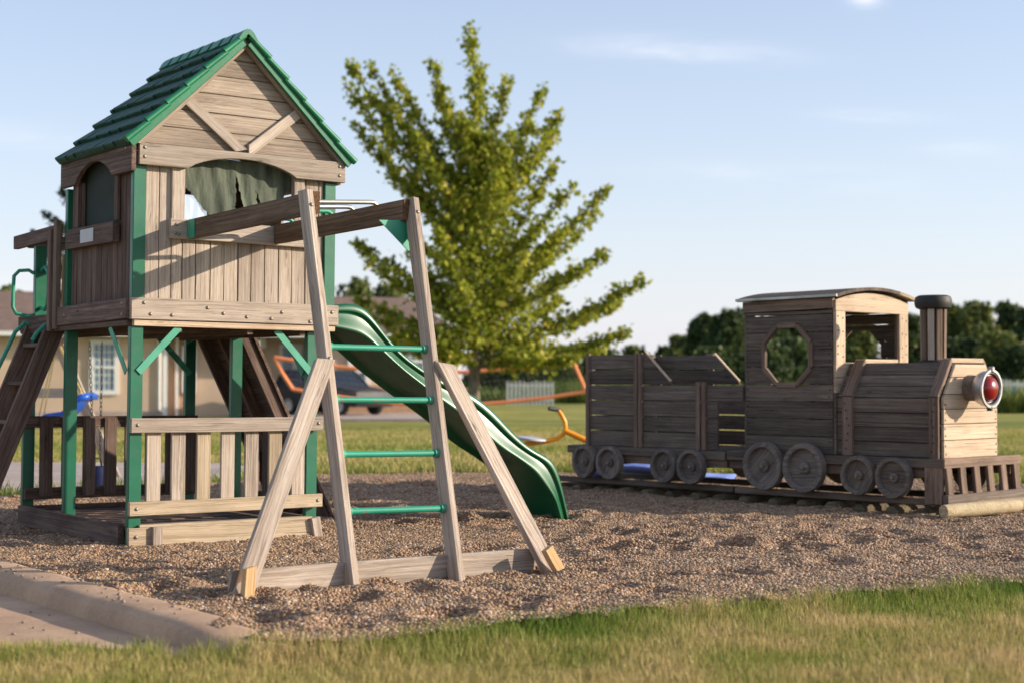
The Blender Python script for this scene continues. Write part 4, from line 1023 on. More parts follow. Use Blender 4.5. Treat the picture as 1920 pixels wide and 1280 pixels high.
# front face planks clipped to the boiler outline
def half_at(z): return .35 if z <= .81 else .35 - (z - .81) / .245 * .155
z = .392
mft = Matrix(((0, 0, 1, 3.722), (1, 0, 0, 0), (0, 1, 0, 0), (0, 0, 0, 1)))
for h_ in (.128, .113, .106, .103, .12, .093):
    za, zb = z, z + h_ - .004; z += h_
    if za < .81 < zb: pts = [(.38 - .35, za), (.38 + .35, za), (.38 + .35, .81), (.38 + half_at(zb), zb), (.38 - half_at(zb), zb), (.38 - .35, .81)]
    else: pts = [(.38 - half_at(za), za), (.38 + half_at(za), za), (.38 + half_at(zb), zb), (.38 - half_at(zb), zb)]
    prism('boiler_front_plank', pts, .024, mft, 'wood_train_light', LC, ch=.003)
def band(s_, w_):
    P = [(.006, .392), (.006, .818), (.170, 1.078), (.590, 1.078), (.754, .818), (.754, .392)]
    for i in range(5):
        a, b = P[i], P[i + 1]; d_ = (b[0] - a[0], b[1] - a[1])
        Bl('boiler_band', (s_, a[0], a[1]), (s_, b[0], b[1]), w_, .034, U, 'wood_train_brown' if i in (0, 4) else ('wood_train_light' if i == 2 else 'wood_train_brown'), ch=.004)
band(2.955, .085); band(3.685, .075)
# smokestack of staves with a tyre on top
sc_ = Vector((3.415, .42, 0))
for i in range(9):
    a = 2 * math.pi * i / 9 + .2; c_ = sc_ + Vector((math.cos(a) * .078, math.sin(a) * .078, 0)); Bl('stack_stave', c_ + Z * 1.05, c_ * 1 + Z * 1.47 + Vector((math.cos(a) * .006, math.sin(a) * .006, 0)), .046, .022, (-math.sin(a), math.cos(a), 0), 'wood' if i % 2 else 'wood_train_brown')
lathe('stack_collar', [(.001, -.01), (.09, -.01), (.105, 0), (.105, .015), (.09, .025), (.001, .025)], Matrix.Translation(sc_ + Z * 1.062), 'black', LC, 20)
lathe('stack_core', [(.001, 0), (.066, 0), (.066, .40), (.001, .40)], Matrix.Translation(sc_ + Z * 1.06), 'black', LC, 12)
lathe('stack_tyre', [(.06, -.045), (.105, -.050), (.125, -.040), (.134, -.015), (.134, .015), (.125, .040), (.105, .050), (.06, .046), (.055, .0), (.06, -.045)], Matrix.Translation(sc_ + Z * 1.505), 'black', LC, 32)
lathe('stack_lid', [(.001, -.01), (.10, -.01), (.10, .008), (.001, .010)], Matrix.Translation(sc_ + Z * 1.548), 'wood_train_brown', LC, 18)
# headlight: dark drum, chrome bezel, red lens
HL = bpy.data.objects.new('headlight', None); C.objects.link(HL); HL.parent = LC; HL.matrix_local = facing((3.748, .350, .885), (1, 0, -.03)); HL.empty_display_size = .1
lathe('lamp_drum', [(.001, 0), (.092, 0), (.092, .115), (.001, .115)], None, 'wood_train', HL, 26)
lathe('lamp_housing', [(.05, .100), (.085, .102), (.112, .125), (.124, .155), (.128, .19), (.136, .194), (.140, .204), (.136, .216), (.120, .216), (.112, .208), (.106, .190)], Matrix.Translation((0, 0, -.03)), 'chrome', HL, 40)
lathe('lamp_well', [(.001, .165), (.104, .165), (.1125, .208), (.108, .209), (.094, .175), (.001, .172)], Matrix.Translation((0, 0, -.03)), 'black', HL, 36)
lathe('lens', [(.094, .176), (.094, .190), (.088, .206), (.072, .223), (.050, .236), (.024, .243), (.001, .245)], Matrix.Translation((0, 0, -.03)), 'lens', HL, 36)
box('bezel_clip', (-.016, .118, .16), (.016, .156, .194), 'chrome', HL, ch=.005); box('bezel_clip', (-.014, -.156, .15), (.014, -.122, .187), 'black', HL, ch=.005)
nail_me = None
def nail(s_, t, z_, nv=(0, -1, 0)):
    global nail_me
    if nail_me is None:
        o = lathe('nail', [(.001, .002), (.005, .0015), (.0065, 0), (.0065, -.002)], facing((s_, t, z_), nv), 'black', LC, 8); nail_me = o.data; return
    link('nail', nail_me, None, LC, facing((s_, t, z_), nv))
for i in range(8):
    z_ = .392 + i * .13
    for dz in (.035, .09):
        for s_ in (2.03, 2.80): nail(s_ + random.uniform(-.006, .006), -.0075, z_ + dz + random.uniform(-.006, .006))
for i, z_ in enumerate((.44, .50, .55, .61, .66, .72, .77)):
    nail(3.685 + random.uniform(-.015, .015), -.0125, z_); nail(2.955 + random.uniform(-.02, .02), -.0125, z_)
for z_ in (.42, .48, .55, .60, .66, .71, .77):
    for t in (.05, .71): nail(3.7475, t + random.uniform(-.005, .005), z_, (1, 0, 0))
for z_ in (1.12, 1.2, 1.3, 1.4):
    for t in (.03, .09, .86, .91): nail(2.8565, t, z_ + random.uniform(-.02, .02), (1, 0, 0))
# pilot
for i in range(6):
    t = -.015 + i * .178; Bl('pilot_slat', (3.822, t + .0, .115), (3.800, t, .33), .072, .026, V, 'wood_train_brown')
Bl('pilot_rail', (3.84, -.10, .115), (3.84, .97, .120), .062, .04, Z, 'wood_train'); Bl('pilot_post', (3.72, -.055, .08), (3.72, -.055, .33), .14, .03, U, 'wood_train_brown'); Bl('pilot_post', (3.72, .925, .08), (3.72, .925, .33), .14, .03, U, 'wood_train_brown')

# ------------------------------------------------------------------ teeter, blue sheet
TT = thing('seesaw', 'yellow tube seesaw with round grey seat behind the slide', 'seesaw', Matrix.Translation((.5, 15.9, 0)))
def px(x_, y_, Y): return Vector(((x_ - 960) / 3000 * Y, Y, .94 + (712 - y_) / 3000 * Y))
def P16(x_, y_, Y=16.3): p = px(x_, y_, Y); return p - Vector((.5, 15.9, 0))
tube('frame_tube', [P16(972, 833), P16(1000, 830), P16(1025, 826), P16(1045, 821), P16(1056, 813), P16(1060, 802), P16(1059, 790), P16(1053, 778), P16(1047, 769)], .024, 'yellow', TT, 10)
tube('handle_bar', [P16(1029, 765, 16.25), P16(1045, 767, 16.3), P16(1052, 770, 16.35)], .022, 'black', TT, 8)
tube('arm_tube', [P16(1058, 806), P16(1068, 811), P16(1106, 828), P16(1180, 845)], [.026, .03, .03, .03], 'yellow', TT, 10)
lathe('seat', [(.001, -.02), (.13, -.016), (.155, 0), (.15, .014), (.1, .02), (.001, .018)], facing(P16(996, 822), (.12, -.05, 1)), 'plate', TT, 24)
tube('pivot_post', [P16(1180, 845), P16(1180, 880)], .05, 'black', TT, 10)
tube('arm_tube', [P16(1180, 845), P16(1262, 800)], .03, 'yellow', TT, 10)
lathe('seat', [(.001, -.02), (.13, -.016), (.155, 0), (.15, .014), (.1, .02), (.001, .018)], facing(P16(1262, 795), (-.12, -.05, 1)), 'plate', TT, 24)
v, f = [], []
for i in range(13):
    for j in range(5):
        a = i / 12; b = j / 4 - .5; v.append((a * 1.35, b * .5 + .05 * math.sin(a * 5), .02 + .09 * (4 * b * b) * (.6 + .4 * math.sin(a * 6)) + .05 * math.sin(a * 3.1)))
for i in range(12):
    for j in range(4): f.append((i * 5 + j, (i + 1) * 5 + j, (i + 1) * 5 + j + 1, i * 5 + j + 1))
me = pydata('plastic_sled', v, f); me.shade_smooth()
o = tag(link('plastic_sled', me, 'paleblue', None, Matrix.Translation((.75, 15.2, .0)) @ Matrix.Rotation(R(-18), 4, 'Z')), 'pale blue plastic sheet lying on the gravel behind the train wheels', 'plastic sled')
o.modifiers.new('thick', 'SOLIDIFY').thickness = .012

# ------------------------------------------------------------------ swing set
SW = thing('swing_frame', 'low grey wooden A-frame swing stand behind the play tower', 'swing set', Matrix.Translation((-4.2, 15.0, 0)))
def S_(x_, y_, Y): return px(x_, y_, Y) - Vector((-4.2, 15.0, 0))
board('frame_leg', S_(222, 905, 15.0), S_(108, 640, 15.0), .10, .05, (1, 0, .3), 'wood_leg', SW); board('frame_leg', S_(-20, 905, 15.0), S_(104, 640, 15.0), .10, .05, (1, 0, -.3), 'wood_leg', SW)
board('cross_bar', S_(50, 736, 14.96), S_(152, 736, 14.96), .09, .04, Z, 'wood_leg', SW)
tw_ = TW @ Vector((.45, 1.82, 1.33)) - Vector((-4.2, 15.0, 0))
board('top_beam', S_(100, 640, 15.0), tw_, .09, .09, Z, 'wood_leg', SW)
def chain(name, a, b, parent, r=.010, pitch=.034):
    a, b = Vector(a), Vector(b); n = int((b - a).length / pitch); d = (b - a).normalized(); ms_ = []
    s = d.orthogonal().normalized(); q = d.cross(s)
    for i in range(n):
        c_ = a.lerp(b, (i + .5) / n); w_ = s if i % 2 else q; pts = []
        for k in range(9):
            an = 2 * math.pi * k / 8; pts.append(c_ + d * math.cos(an) * pitch * .62 + w_ * math.sin(an) * r)
        ms_.append(tube_mesh('l', pts, 0.0030, 4, False))
    return link(name, join_meshes(name, ms_), 'black', parent)
BS = thing('bucket_swing', 'dark blue bucket swing hanging on two chains behind the railing', 'swing', Matrix.Translation((-3.35, 12.6, 0)))
def S2(x_, y_, Y): return px(x_, y_, Y) - Vector((-3.35, 12.6, 0))
ca, cb = S2(168, 641, 12.45), S2(191, 642, 12.75)
chain('chain', ca, S2(176, 858, 12.54), BS); chain('chain', cb, S2(189, 858, 12.66), BS)
lathe('seat_bucket', [(.02, 0), (.05, 0), (.06, .02), (.066, .15), (.07, .17), (.06, .17), (.056, .15), (.02, .03)], Matrix.Translation(S2(183, 913, 12.6)), 'navy', BS, 14)
tube('seat_hanger', [S2(174, 872, 12.54), S2(177, 858, 12.54), S2(189, 858, 12.66), S2(192, 872, 12.67)], .008, 'black', BS, 6)
BL = thing('boat_swing', 'bright blue curved swing seat hung on yellow ropes beside the tower', 'swing', Matrix.Translation((-4.4, 14.6, 0)))
def S3(x_, y_, Y): return px(x_, y_, Y) - Vector((-4.4, 14.6, 0))
prof = [(66, 788), (78, 779), (98, 776), (112, 774), (124, 763), (134, 750), (146, 741), (162, 739)]
v, f = [], []
for (x_, y_) in prof:
    for dy in (0, .12, .24, .36): v.append(S3(x_, y_, 14.5) + Vector((.03 * dy, dy, .02 * math.sin(dy * 9))))
for i in range(len(prof) - 1):
    for j in range(3): f.append((i * 4 + j, (i + 1) * 4 + j, (i + 1) * 4 + j + 1, i * 4 + j + 1))
me = pydata('swing_seat', v, f); me.shade_smooth(); o = link('swing_seat', me, 'blue', BL); o.modifiers.new('thick', 'SOLIDIFY').thickness = .05
for (a, b) in (((102, 655), (74, 779)), ((104, 655), (83, 777)), ((112, 650), (150, 742)), ((114, 650), (156, 740))):
    tube('rope', [S3(*a, 14.75), S3(*b, 14.55)], .006, 'rope', BL, 6)

# ------------------------------------------------------------------ volleyball net
NT = thing('volleyball_net', 'sagging volleyball net with orange tape borders strung across the far lawn', 'net', Matrix.Translation((-3, 44, -.2)))
def Nn(x_, y_, Y=44.0): return px(x_, y_, Y) - Vector((-3, 44, -.2))
def tape(pts, w_=.062):
    v, f = [], []
    for i, p in enumerate(pts):
        d = (pts[min(i + 1, len(pts) - 1)] - pts[max(i - 1, 0)]).normalized(); n_ = Vector((-d.z, 0, d.x))
        for a, b in ((1, -.012), (1, .012), (-1, .012), (-1, -.012)): v.append(p + n_ * w_ * a + Vector((0, b, 0)))
    for i in range(len(pts) - 1):
        for j in range(4): f.append((i * 4 + j, i * 4 + (j + 1) % 4, (i + 1) * 4 + (j + 1) % 4, (i + 1) * 4 + j))
    return pydata('border_tape', v, f)
topp = [(515, 670), (560, 677), (620, 686), (700, 693), (780, 698), (870, 697), (950, 691), (1030, 685), (1076, 680)]
botp = [(549, 729), (600, 738), (680, 749), (745, 756), (820, 759), (900, 757), (960, 752), (1030, 744), (1099, 733)]
for ps_ in (topp, botp, [(515, 670), (530, 700), (549, 729)], [(1076, 680), (1088, 708), (1099, 733)]): tube('border_tape', [Nn(*q) for q in ps_], .052, 'orange', NT, 8)
ms_ = []
def interp(P, t):
    P = np.array(P, float); d = np.r_[0, np.cumsum(np.hypot(*np.diff(P, axis=0).T))]; return float(np.interp(t * d[-1], d, P[:, 0])), float(np.interp(t * d[-1], d, P[:, 1]))
for i in range(1, 60):
    a, b = interp(topp, i / 60), interp(botp, i / 60); ms_.append(tube_mesh('s', [Nn(*a), Nn(*b)], .0012, 3, False))
for j in range(1, 6):
    pts = []
    for i in range(13):
        a, b = interp(topp, i / 12), interp(botp, i / 12); pts.append(Nn(a[0] + (b[0] - a[0]) * j / 6, a[1] + (b[1] - a[1]) * j / 6))
    ms_.append(tube_mesh('s', pts, .0012, 3, False))
tag(link('net_mesh', join_meshes('net_mesh', ms_), 'white', NT), None, kind='stuff')
tube('net_pole', [Nn(484, 792), Nn(484, 640)], .035, 'white', NT, 8); tube('net_pole', [Nn(1112, 790), Nn(1112, 668)], .03, 'steel', NT, 8)

# ------------------------------------------------------------------ houses and vehicles
HY = 55.0; gzH = -.27
def HX(p, Y=HY): return (p - 960) / 3000 * Y
def HZ(p, Y=HY): return .94 + (712 - p) / 3000 * Y
H = thing('house', 'long beige single storey house with a brown roof behind the playground', 'house', Matrix.Translation((-1.9, HY, gzH)) @ Matrix.Rotation(R(12), 4, 'Z') @ Matrix.Translation((-13.1, 0, 0)))
def Hb(name, x0, y0_, z0, x1, y1_, z1, mat, parent=None, ch=.0):
    o = box(name, (x0 + 15, y0_ - HY, z0 - gzH), (x1 + 15, y1_ - HY, z1 - gzH), mat, parent or H, ch=ch); return o
def wallpart(x0, x1, yf, z1, mat, name='wall'): return Hb(name, x0, yf, gzH - .3, x1, yf + .3, z1, mat)
EZ = 2.42
wallpart(-30, HX(322), HY, EZ, 'siding'); wallpart(HX(322), HX(480), HY + .5, EZ, 'siding'); wallpart(HX(480), HX(600), HY + 1.2, EZ, 'siding'); wallpart(HX(600), HX(856), HY, EZ, 'siding')
Hb('brick_facing', HX(338), HY + .42, gzH, HX(372), HY + .49, HZ(640), 'brick'); Hb('brick_facing', HX(815), HY - .08, gzH, HX(845), HY - .01, HZ(650), 'brick'); Hb('brick_facing', HX(600), HY - .08, gzH, HX(815), HY - .01, HZ(722), 'brick')
Hb('foundation', -30, HY - .1, gzH - .3, HX(322), HY - .01, HZ(768), 'path')
Hb('side_wall', HX(850), HY + .3, gzH - .3, HX(856), HY + 10, EZ, 'siding')
for (a, b, yy) in ((318, 326, HY - .12), (340, 346, HY + .3), (480, 491, HY + .8), (846, 858, HY - .12), (868, 873, HY + 1)): Hb('corner_trim', HX(a), yy, gzH, HX(b), yy + .12, EZ, 'white')
tube('downspout', [(HX(312) + 15, -.2, 2.6), (HX(312) + 15, -.2, .25), (HX(325) + 15, -.5, .1)], .05, 'white', H, 8)
Hb('gutter', -30, HY - .62, EZ - .06, HX(868), HY - .5, EZ + .08, 'white')
v = [(-30.5, HY - .6, EZ), (HX(872), HY - .6, EZ), (HX(872), HY + 10.6, EZ), (-30.5, HY + 10.6, EZ), (-28, HY + 5, EZ + 1.72), (HX(805), HY + 5, EZ + 1.58)]
v = [(x_ + 15, y_ - HY, z_ - gzH) for x_, y_, z_ in v]
link('roof', pydata('roof', v, [(0, 1, 5, 4), (1, 2, 5), (2, 3, 4, 5), (3, 0, 4), (3, 2, 1, 0)]), 'shingle_brown', H)
def window(x0, x1, z0, z1, yf, nx_=4, nz_=3, split=True, mull=True):
    W = bpy.data.objects.new('window', None); C.objects.link(W); W.parent = H; W.location = ((x0 + x1) / 2 + 15, yf - HY, z0 - gzH); W.empty_display_size = .1
    w_, h_ = (x1 - x0) / 2, z1 - z0; fr = .15
    def b_(n, a, c_, d, e, f_, g, m): return box(n, (a, c_, d), (e, f_, g), m, W, ch=0)
    b_('frame', -w_, -.08, 0, -w_ + fr, .02, h_, 'white'); b_('frame', w_ - fr, -.08, 0, w_, .02, h_, 'white'); b_('frame', -w_ + fr, -.08, 0, w_ - fr, .02, fr, 'white'); b_('frame', -w_ + fr, -.08, h_ - fr, w_ - fr, .02, h_, 'white')
    if split: b_('frame', -w_ + fr, -.09, h_ * .5 - .04, w_ - fr, .0, h_ * .5 + .04, 'white')
    b_('pane', -w_ + fr, -.02, fr, w_ - fr, -.005, h_ - fr, 'winglass')
    if mull:
        for i in range(1, nx_): xx = -w_ + fr + (2 * w_ - 2 * fr) * i / nx_; b_('muntin', xx - .014, -.045, fr, xx + .014, -.025, h_ - fr, 'white')
        for i in range(1, nz_ * 2):
            zz = fr + (h_ - 2 * fr) * i / (nz_ * 2); b_('muntin', -w_ + fr, -.046, zz - .014, w_ - fr, -.026, zz + .014, 'white')
window(HX(190), HX(241), HZ(738), HZ(640), HY, 4, 3); window(HX(-36), HX(14), HZ(738), HZ(640), HY, 4, 3)
window(HX(652), HX(692), HZ(728), HZ(664), HY - .02, 2, 2); window(HX(352), HX(378), HZ(735), HZ(650), HY + .4, 2, 2, mull=False); window(HX(745), HX(800), HZ(705), HZ(650), HY - .02, 3, 2)
Hb('door_frame', HX(530), HY + 1.1, gzH, HX(574), HY + 1.19, HZ(645), 'white'); Hb('door', HX(537), HY + 1.04, gzH + .05, HX(553), HY + 1.095, HZ(652), 'winglass'); Hb('door', HX(555), HY + 1.04, gzH + .05, HX(571), HY + 1.095, HZ(652), 'white')
lathe('wall_lamp', [(.02, 0), (.14, .03), (.17, .2), (.12, .4), (.02, .42)], Matrix.Translation((HX(497) + 15, .8, HZ(654) - gzH)), 'white', H, 12)
# driveway
dv = tag(slab('driveway', [(HX(470, 45), 46.0), (HX(820, 45), 46.0), (HX(820, 52), 54.6), (HX(470, 52), 54.6)], -.5, -.17, 'path', ch=0), 'pale concrete driveway in front of the house', kind='structure')

def car(name, label, cat, X, Y, rot, L_, H_, W_, body, roofx, mat, hood):
    root = thing(name, label, cat, Matrix.Translation((X, Y, -.17)) @ Matrix.Rotation(R(rot), 4, 'Z') @ Matrix.Scale(.88, 4))
    # side profile (x, z), front at +x
    bm = bmesh.new()
    prof = body; rings = []
    for (yy, k_) in ((-W_ / 2, .94), (-W_ / 2 + .08, 1.0), (W_ / 2 - .08, 1.0), (W_ / 2, .94)):
        rings.append([bm.verts.new((x_ * (.99 if k_ < 1 else 1), yy, .25 + (z_ - .25) * (k_ if z_ > .5 else 1))) for x_, z_ in prof])
    n = len(prof)
    for a in range(3):
        for i in range(n): bm.faces.new((rings[a][i], rings[a][(i + 1) % n], rings[a + 1][(i + 1) % n], rings[a + 1][i]))
    bm.faces.new(rings[0][::-1]); bm.faces.new(rings[3]); bmesh.ops.recalc_face_normals(bm, faces=bm.faces)
    me = bpy.data.meshes.new('body'); bm.to_mesh(me); bm.free(); me.shade_smooth()
    try: me.set_sharp_from_angle(angle=R(28))
    except Exception: pass
    link('body', me, mat, root)
    # greenhouse
    bm = bmesh.new(); g0 = [(x_, z_) for x_, z_ in roofx]; rr = []
    for (yy, s_) in ((-W_ / 2 + .05, 0), (-W_ / 2 + .20, 1), (W_ / 2 - .20, 1), (W_ / 2 - .05, 0)):
        pass
    def gh(inset, zs, nm, m_):
        bm = bmesh.new(); b0 = [bm.verts.new((x_, s_ * (W_ / 2 - .03), z_)) for s_ in (-1, 1) for x_, z_ in (g0[0], g0[3])]
        t0 = [bm.verts.new((x_, s_ * (W_ / 2 - .20), z_)) for s_ in (-1, 1) for x_, z_ in (g0[1], g0[2])]
        for fc in ((b0[0], b0[1], t0[1], t0[0]), (b0[2], t0[2], t0[3], b0[3]), (b0[1], b0[3], t0[3], t0[1]), (b0[0], t0[0], t0[2], b0[2]), (t0[0], t0[1], t0[3], t0[2])): bm.faces.new(fc)
        bmesh.ops.recalc_face_normals(bm, faces=bm.faces); me = bpy.data.meshes.new(nm); bm.to_mesh(me); bm.free(); return link(nm, me, m_, root)
    gh(0, 0, 'windows', 'carglass')
    x1, z1 = g0[1]; x2, z2 = g0[2]
    box('roof', (x1 - .05, -W_ / 2 + .18, z1 - .03), (x2 + .05, W_ / 2 - .18, z1 + .035), mat, root, ch=.03)
    for s_ in (-1, 1):
        for (a, b) in ((g0[0], g0[1]), (g0[3], g0[2]), (((g0[0][0] + g0[3][0]) / 2, g0[0][1]), ((g0[1][0] + g0[2][0]) / 2, g0[1][1]))):
            tube('pillar', [(a[0], s_ * (W_ / 2 - .02), a[1]), (b[0], s_ * (W_ / 2 - .19), b[1])], .04, mat, root, 6)
        for wx in (-L_ * .3, L_ * .31):
            o = lathe('wheel', [(.10, -.02), (.33, -.02), (.35, .02), (.35, .18), (.33, .2), (.25, .2), (.24, .17), (.10, .17)], facing((wx, s_ * (W_ / 2 - .17), .35), (0, s_, 0)), 'black', root, 22)
            lathe('rim', [(.001, .2), (.06, .2), (.08, .185), (.22, .19), (.245, .205), (.245, .16), (.001, .16)], None, 'hubcap', o, 18)
        box('headlight', (L_ / 2 - .12, s_ * (W_ / 2 - .3) - .15, .62), (L_ / 2 + .01, s_ * (W_ / 2 - .3) + .15, .8), 'white', root, ch=.03); box('taillight', (-L_ / 2 - .01, s_ * (W_ / 2 - .16) - .09, .8), (-L_ / 2 + .1, s_ * (W_ / 2 - .16) + .09, 1.1), 'lens', root, ch=.02)
    return root
suv_b = [(-2.3, .30), (2.25, .30), (2.33, .5), (2.28, .85), (1.2, 1.02), (-2.25, 1.08), (-2.35, .8)]
car('parked_suv', 'black sport utility vehicle parked in front of the house behind the tower and slide', 'car', -5.85, 52, -41, 4.5, 1.7, 1.85, suv_b, [(-2.15, 1.05), (-1.9, 1.62), (.35, 1.62), (1.05, 1.0)], 'carpaint', 0)

# picket fences
def picket_fence(name, label, x0, x1, Y, h_, n, mat='white'):
    r = thing(name, label, 'fence', Matrix.Translation((x0, Y, -.32)), 'white picket fences')
    W_ = x1 - x0
    for z_ in (.3, h_ - .25): box('fence_rail', (0, .02, z_ - .04), (W_, .06, z_ + .04), mat, r, ch=0)
    base = None
    for i in range(n):
        xx = W_ * i / (n - 1)
        if base is None: base = prism('picket', [(-.05, 0), (.05, 0), (.05, h_ - .08), (0, h_), (-.05, h_ - .08)], .02, Matrix(((1, 0, 0, xx), (0, 0, -1, .0), (0, 1, 0, 0), (0, 0, 0, 1))), mat, r, ch=0)
        else: link('picket', base.data, None, r, Matrix(((1, 0, 0, xx), (0, 0, -1, .0), (0, 1, 0, random.uniform(-.1, .05)), (0, 0, 0, 1))))
picket_fence('picket_fence', 'white picket fence in the weeds right of the maple trunk', HX(952, 78), HX(1036, 78), 78, 1.25, 12)
picket_fence('picket_fence.001', 'white picket fence in the tall weeds at the right edge beyond the headlight', HX(1872, 78), HX(1965, 78), 78, 1.3, 14)
BF = thing('rail_fence', 'pale blue low rail fence at the right edge beyond the headlight', 'fence', Matrix.Translation((HX(1878, 60), 60, -.3)))
for z_ in (.35, .75): box('fence_rail', (0, 0, z_ - .05), (2.2, .05, z_ + .05), 'cyan', BF, ch=0)
for x_ in (0.05, .45, 1.2, 2.1): box('fence_post', (x_ - .08, -.03, 0), (x_ + .08, -.001, 1.0), 'cyan', BF, ch=0)

# ------------------------------------------------------------------ foliage
def leaf_cloud(name, P, size, tint, aspect=.6, droop=.3, tris=2):
    """folded four-point leaves at P"""
    n = len(P); a = rng.normal(size=(n, 3)); a[:, 2] -= droop; a /= np.linalg.norm(a, axis=1)[:, None]
    b = rng.normal(size=(n, 3)); b -= a * (a * b).sum(1)[:, None]; b /= np.linalg.norm(b, axis=1)[:, None]; c_ = np.cross(a, b)
    s = (size * rng.uniform(.6, 1.3, n))[:, None]
    V_ = np.zeros((n, 4, 3)); V_[:, 0] = P - a * s * .5; V_[:, 2] = P + a * s * .5
    V_[:, 1] = P + b * s * aspect * .5 + c_ * s * .12; V_[:, 3] = P - b * s * aspect * .5 + c_ * s * .12
    base = (np.arange(n) * 4)[:, None]; F = np.concatenate([base + np.array([0, 1, 2]), base + np.array([0, 2, 3])])
    return np_mesh(name, V_.reshape(-1, 3), F, np.repeat(tint, 4))
# --- the maple
MY = 36.0; mb = Vector((HX(889, MY), MY, float(lawn_z(np.array([-.9]), np.array([MY]))[0]) - .05))
MT = thing('maple_tree', 'young maple with upswept limbs and yellow green leaves behind the slide', 'tree', Matrix.Translation(mb))
def mp(x_, y_, dy=0.0): return Vector(((x_ - 960) / 3000 * (MY + dy), MY + dy, .94 + (712 - y_) / 3000 * (MY + dy))) - mb
limbs = []   # (list of points, radius)
trunk = [Vector((0, 0, -.1)), mp(889, 740), mp(890, 690), mp(893, 640), mp(896, 560), mp(898, 470), mp(898, 380), mp(896, 300), mp(892, 220), mp(889, 150), mp(882, 66)]
tr_r = [.17, .135, .12, .105, .09, .075, .06, .045, .03, .018, .006]
tips = [(655, 118, .4, 425), (645, 155, -.6, 455), (690, 115, .9, 420), (735, 130, .8, 400), (810, 118, -.8, 340), (820, 180, .5, 330), (662, 232, .3, 480), (700, 260, 1.1, 500), (950, 152, .6, 330), (1020, 165, .3, 400), (1050, 210, -.5, 430), (1040, 245, .9, 450),
        (960, 250, -1.2, 420), (780, 250, -1.3, 470), (1040, 310, .6, 520), (1075, 345, -1.0, 530), (1135, 358, .2, 560), (1120, 400, 1.1, 580), (1140, 470, .3, 610), (1100, 500, -1.3, 600), (1205, 528, .1, 650), (1160, 570, 1.0, 655), (1175, 625, -.4, 672), (1130, 650, .8, 680), (1075, 672, -1.0, 680),
        (668, 455, .3, 590), (690, 490, -.9, 600), (665, 560, .6, 640), (690, 590, -.5, 655), (745, 625, -1.0, 665), (720, 640, .9, 668), (790, 660, .2, 672), (840, 665, -1.2, 672), (960, 672, 1.1, 680), (1010, 672, -1.3, 682),
        (760, 420, 1.4, 560), (1010, 420, 1.5, 560), (850, 330, 1.4, 470), (930, 330, -1.5, 470), (820, 430, -1.6, 570), (980, 480, -1.7, 600), (870, 540, -1.9, 650), (930, 560, 1.9, 650), (800, 530, 1.7, 630), (1050, 560, 1.5, 650), (770, 330, .2, 520), (900, 120, .1, 260), (865, 215, -.7, 380), (740, 200, -.3, 440), (1000, 230, -.2, 430), (770, 480, -.4, 600), (1060, 430, -.5, 590)]
random.seed(19)
allP = []; allT = []
segm = []
for (tx, ty, dd, oy) in tips:
    tip = mp(tx, ty, dd * 1.0); ox = 893 + (898 - 893) * .5; org = mp(896 if oy > 300 else 893, oy)
    mid_ = org.lerp(tip, .5) + Vector((0, 0, -.10 * (tip - org).length)) + Vector((random.gauss(0, .06), random.gauss(0, .1), 0))
    pts = []
    for i in range(9):
        t = i / 8; pts.append(org * (1 - t) ** 2 + mid_ * 2 * t * (1 - t) + tip * t * t)
    L_ = (tip - org).length; r0 = .010 + .010 * L_
    segm.append(tube_mesh('b', pts, [r0 * (1 - i / 8) + .004 for i in range(9)], 6, False))
    # leafy side twigs
    nt_ = int(14 + L_ * 17)
    for j in range(nt_):
        t = random.uniform(.12, 1) ** .8; p = org * (1 - t) ** 2 + mid_ * 2 * t * (1 - t) + tip * t * t
        ln = (.10 + .62 * (1 - t) * min(1, L_ / 2.2)) * random.uniform(.25, 1.35)
        d = Vector((random.gauss(0, .6), random.gauss(0, .6), random.gauss(.25, .4))) + (tip - org).normalized() * .8; d.normalize(); q = p + d * ln
        if j % 3 == 0: segm.append(tube_mesh('b', [p, p.lerp(q, .5) + Vector((0, 0, .01)), q], [.007, .005, .003], 4, False))
        nl = random.randint(6, 12)
        for _ in range(nl):
            s = random.uniform(.25, 1.08); c_ = p + d * ln * s; g = .062
            allP.append((c_.x + random.gauss(0, g), c_.y + random.gauss(0, g), c_.z + random.gauss(0, g))); allT.append(.45 + random.gauss(0, .22) + .12 * (random.random() < .1))
for (tx, ty) in [(882, 66), (884, 90), (888, 120), (890, 150), (892, 190), (895, 240), (880, 75), (893, 160), (893, 210), (896, 280), (897, 330)]:
    for _ in range(60): c_ = mp(tx, ty); allP.append((c_.x + random.gauss(0, .10), c_.y + random.gauss(0, .12), c_.z + random.gauss(0, .14))); allT.append(.45 + random.gauss(0, .2))
for _ in range(9000):
    ty = random.uniform(250, 655); c_ = mp(897, ty); wd_ = .35 + .75 * (ty - 250) / 400
    allP.append((c_.x + random.gauss(0, wd_ * .6), c_.y + random.gauss(0, wd_ * .7), c_.z)); allT.append(.42 + random.gauss(0, .2))
segm.append(tube_mesh('b', trunk, tr_r, 12, True))
fork = mp(905, 672); segm.append(tube_mesh('b', [mp(889, 715), mp(898, 690), mp(912, 672), mp(930, 650)], [.07, .05, .045, .03], 8, False))
P = np.array(allP); print('maple leaves', len(P))
link('trunk', join_meshes('trunk', segm), 'bark', MT, smooth=True)
link('crown', leaf_cloud('crown', P, rng.uniform(.07, .165, len(P)), np.clip(np.array(allT), 0, 1), .8, .3), 'maple', MT)

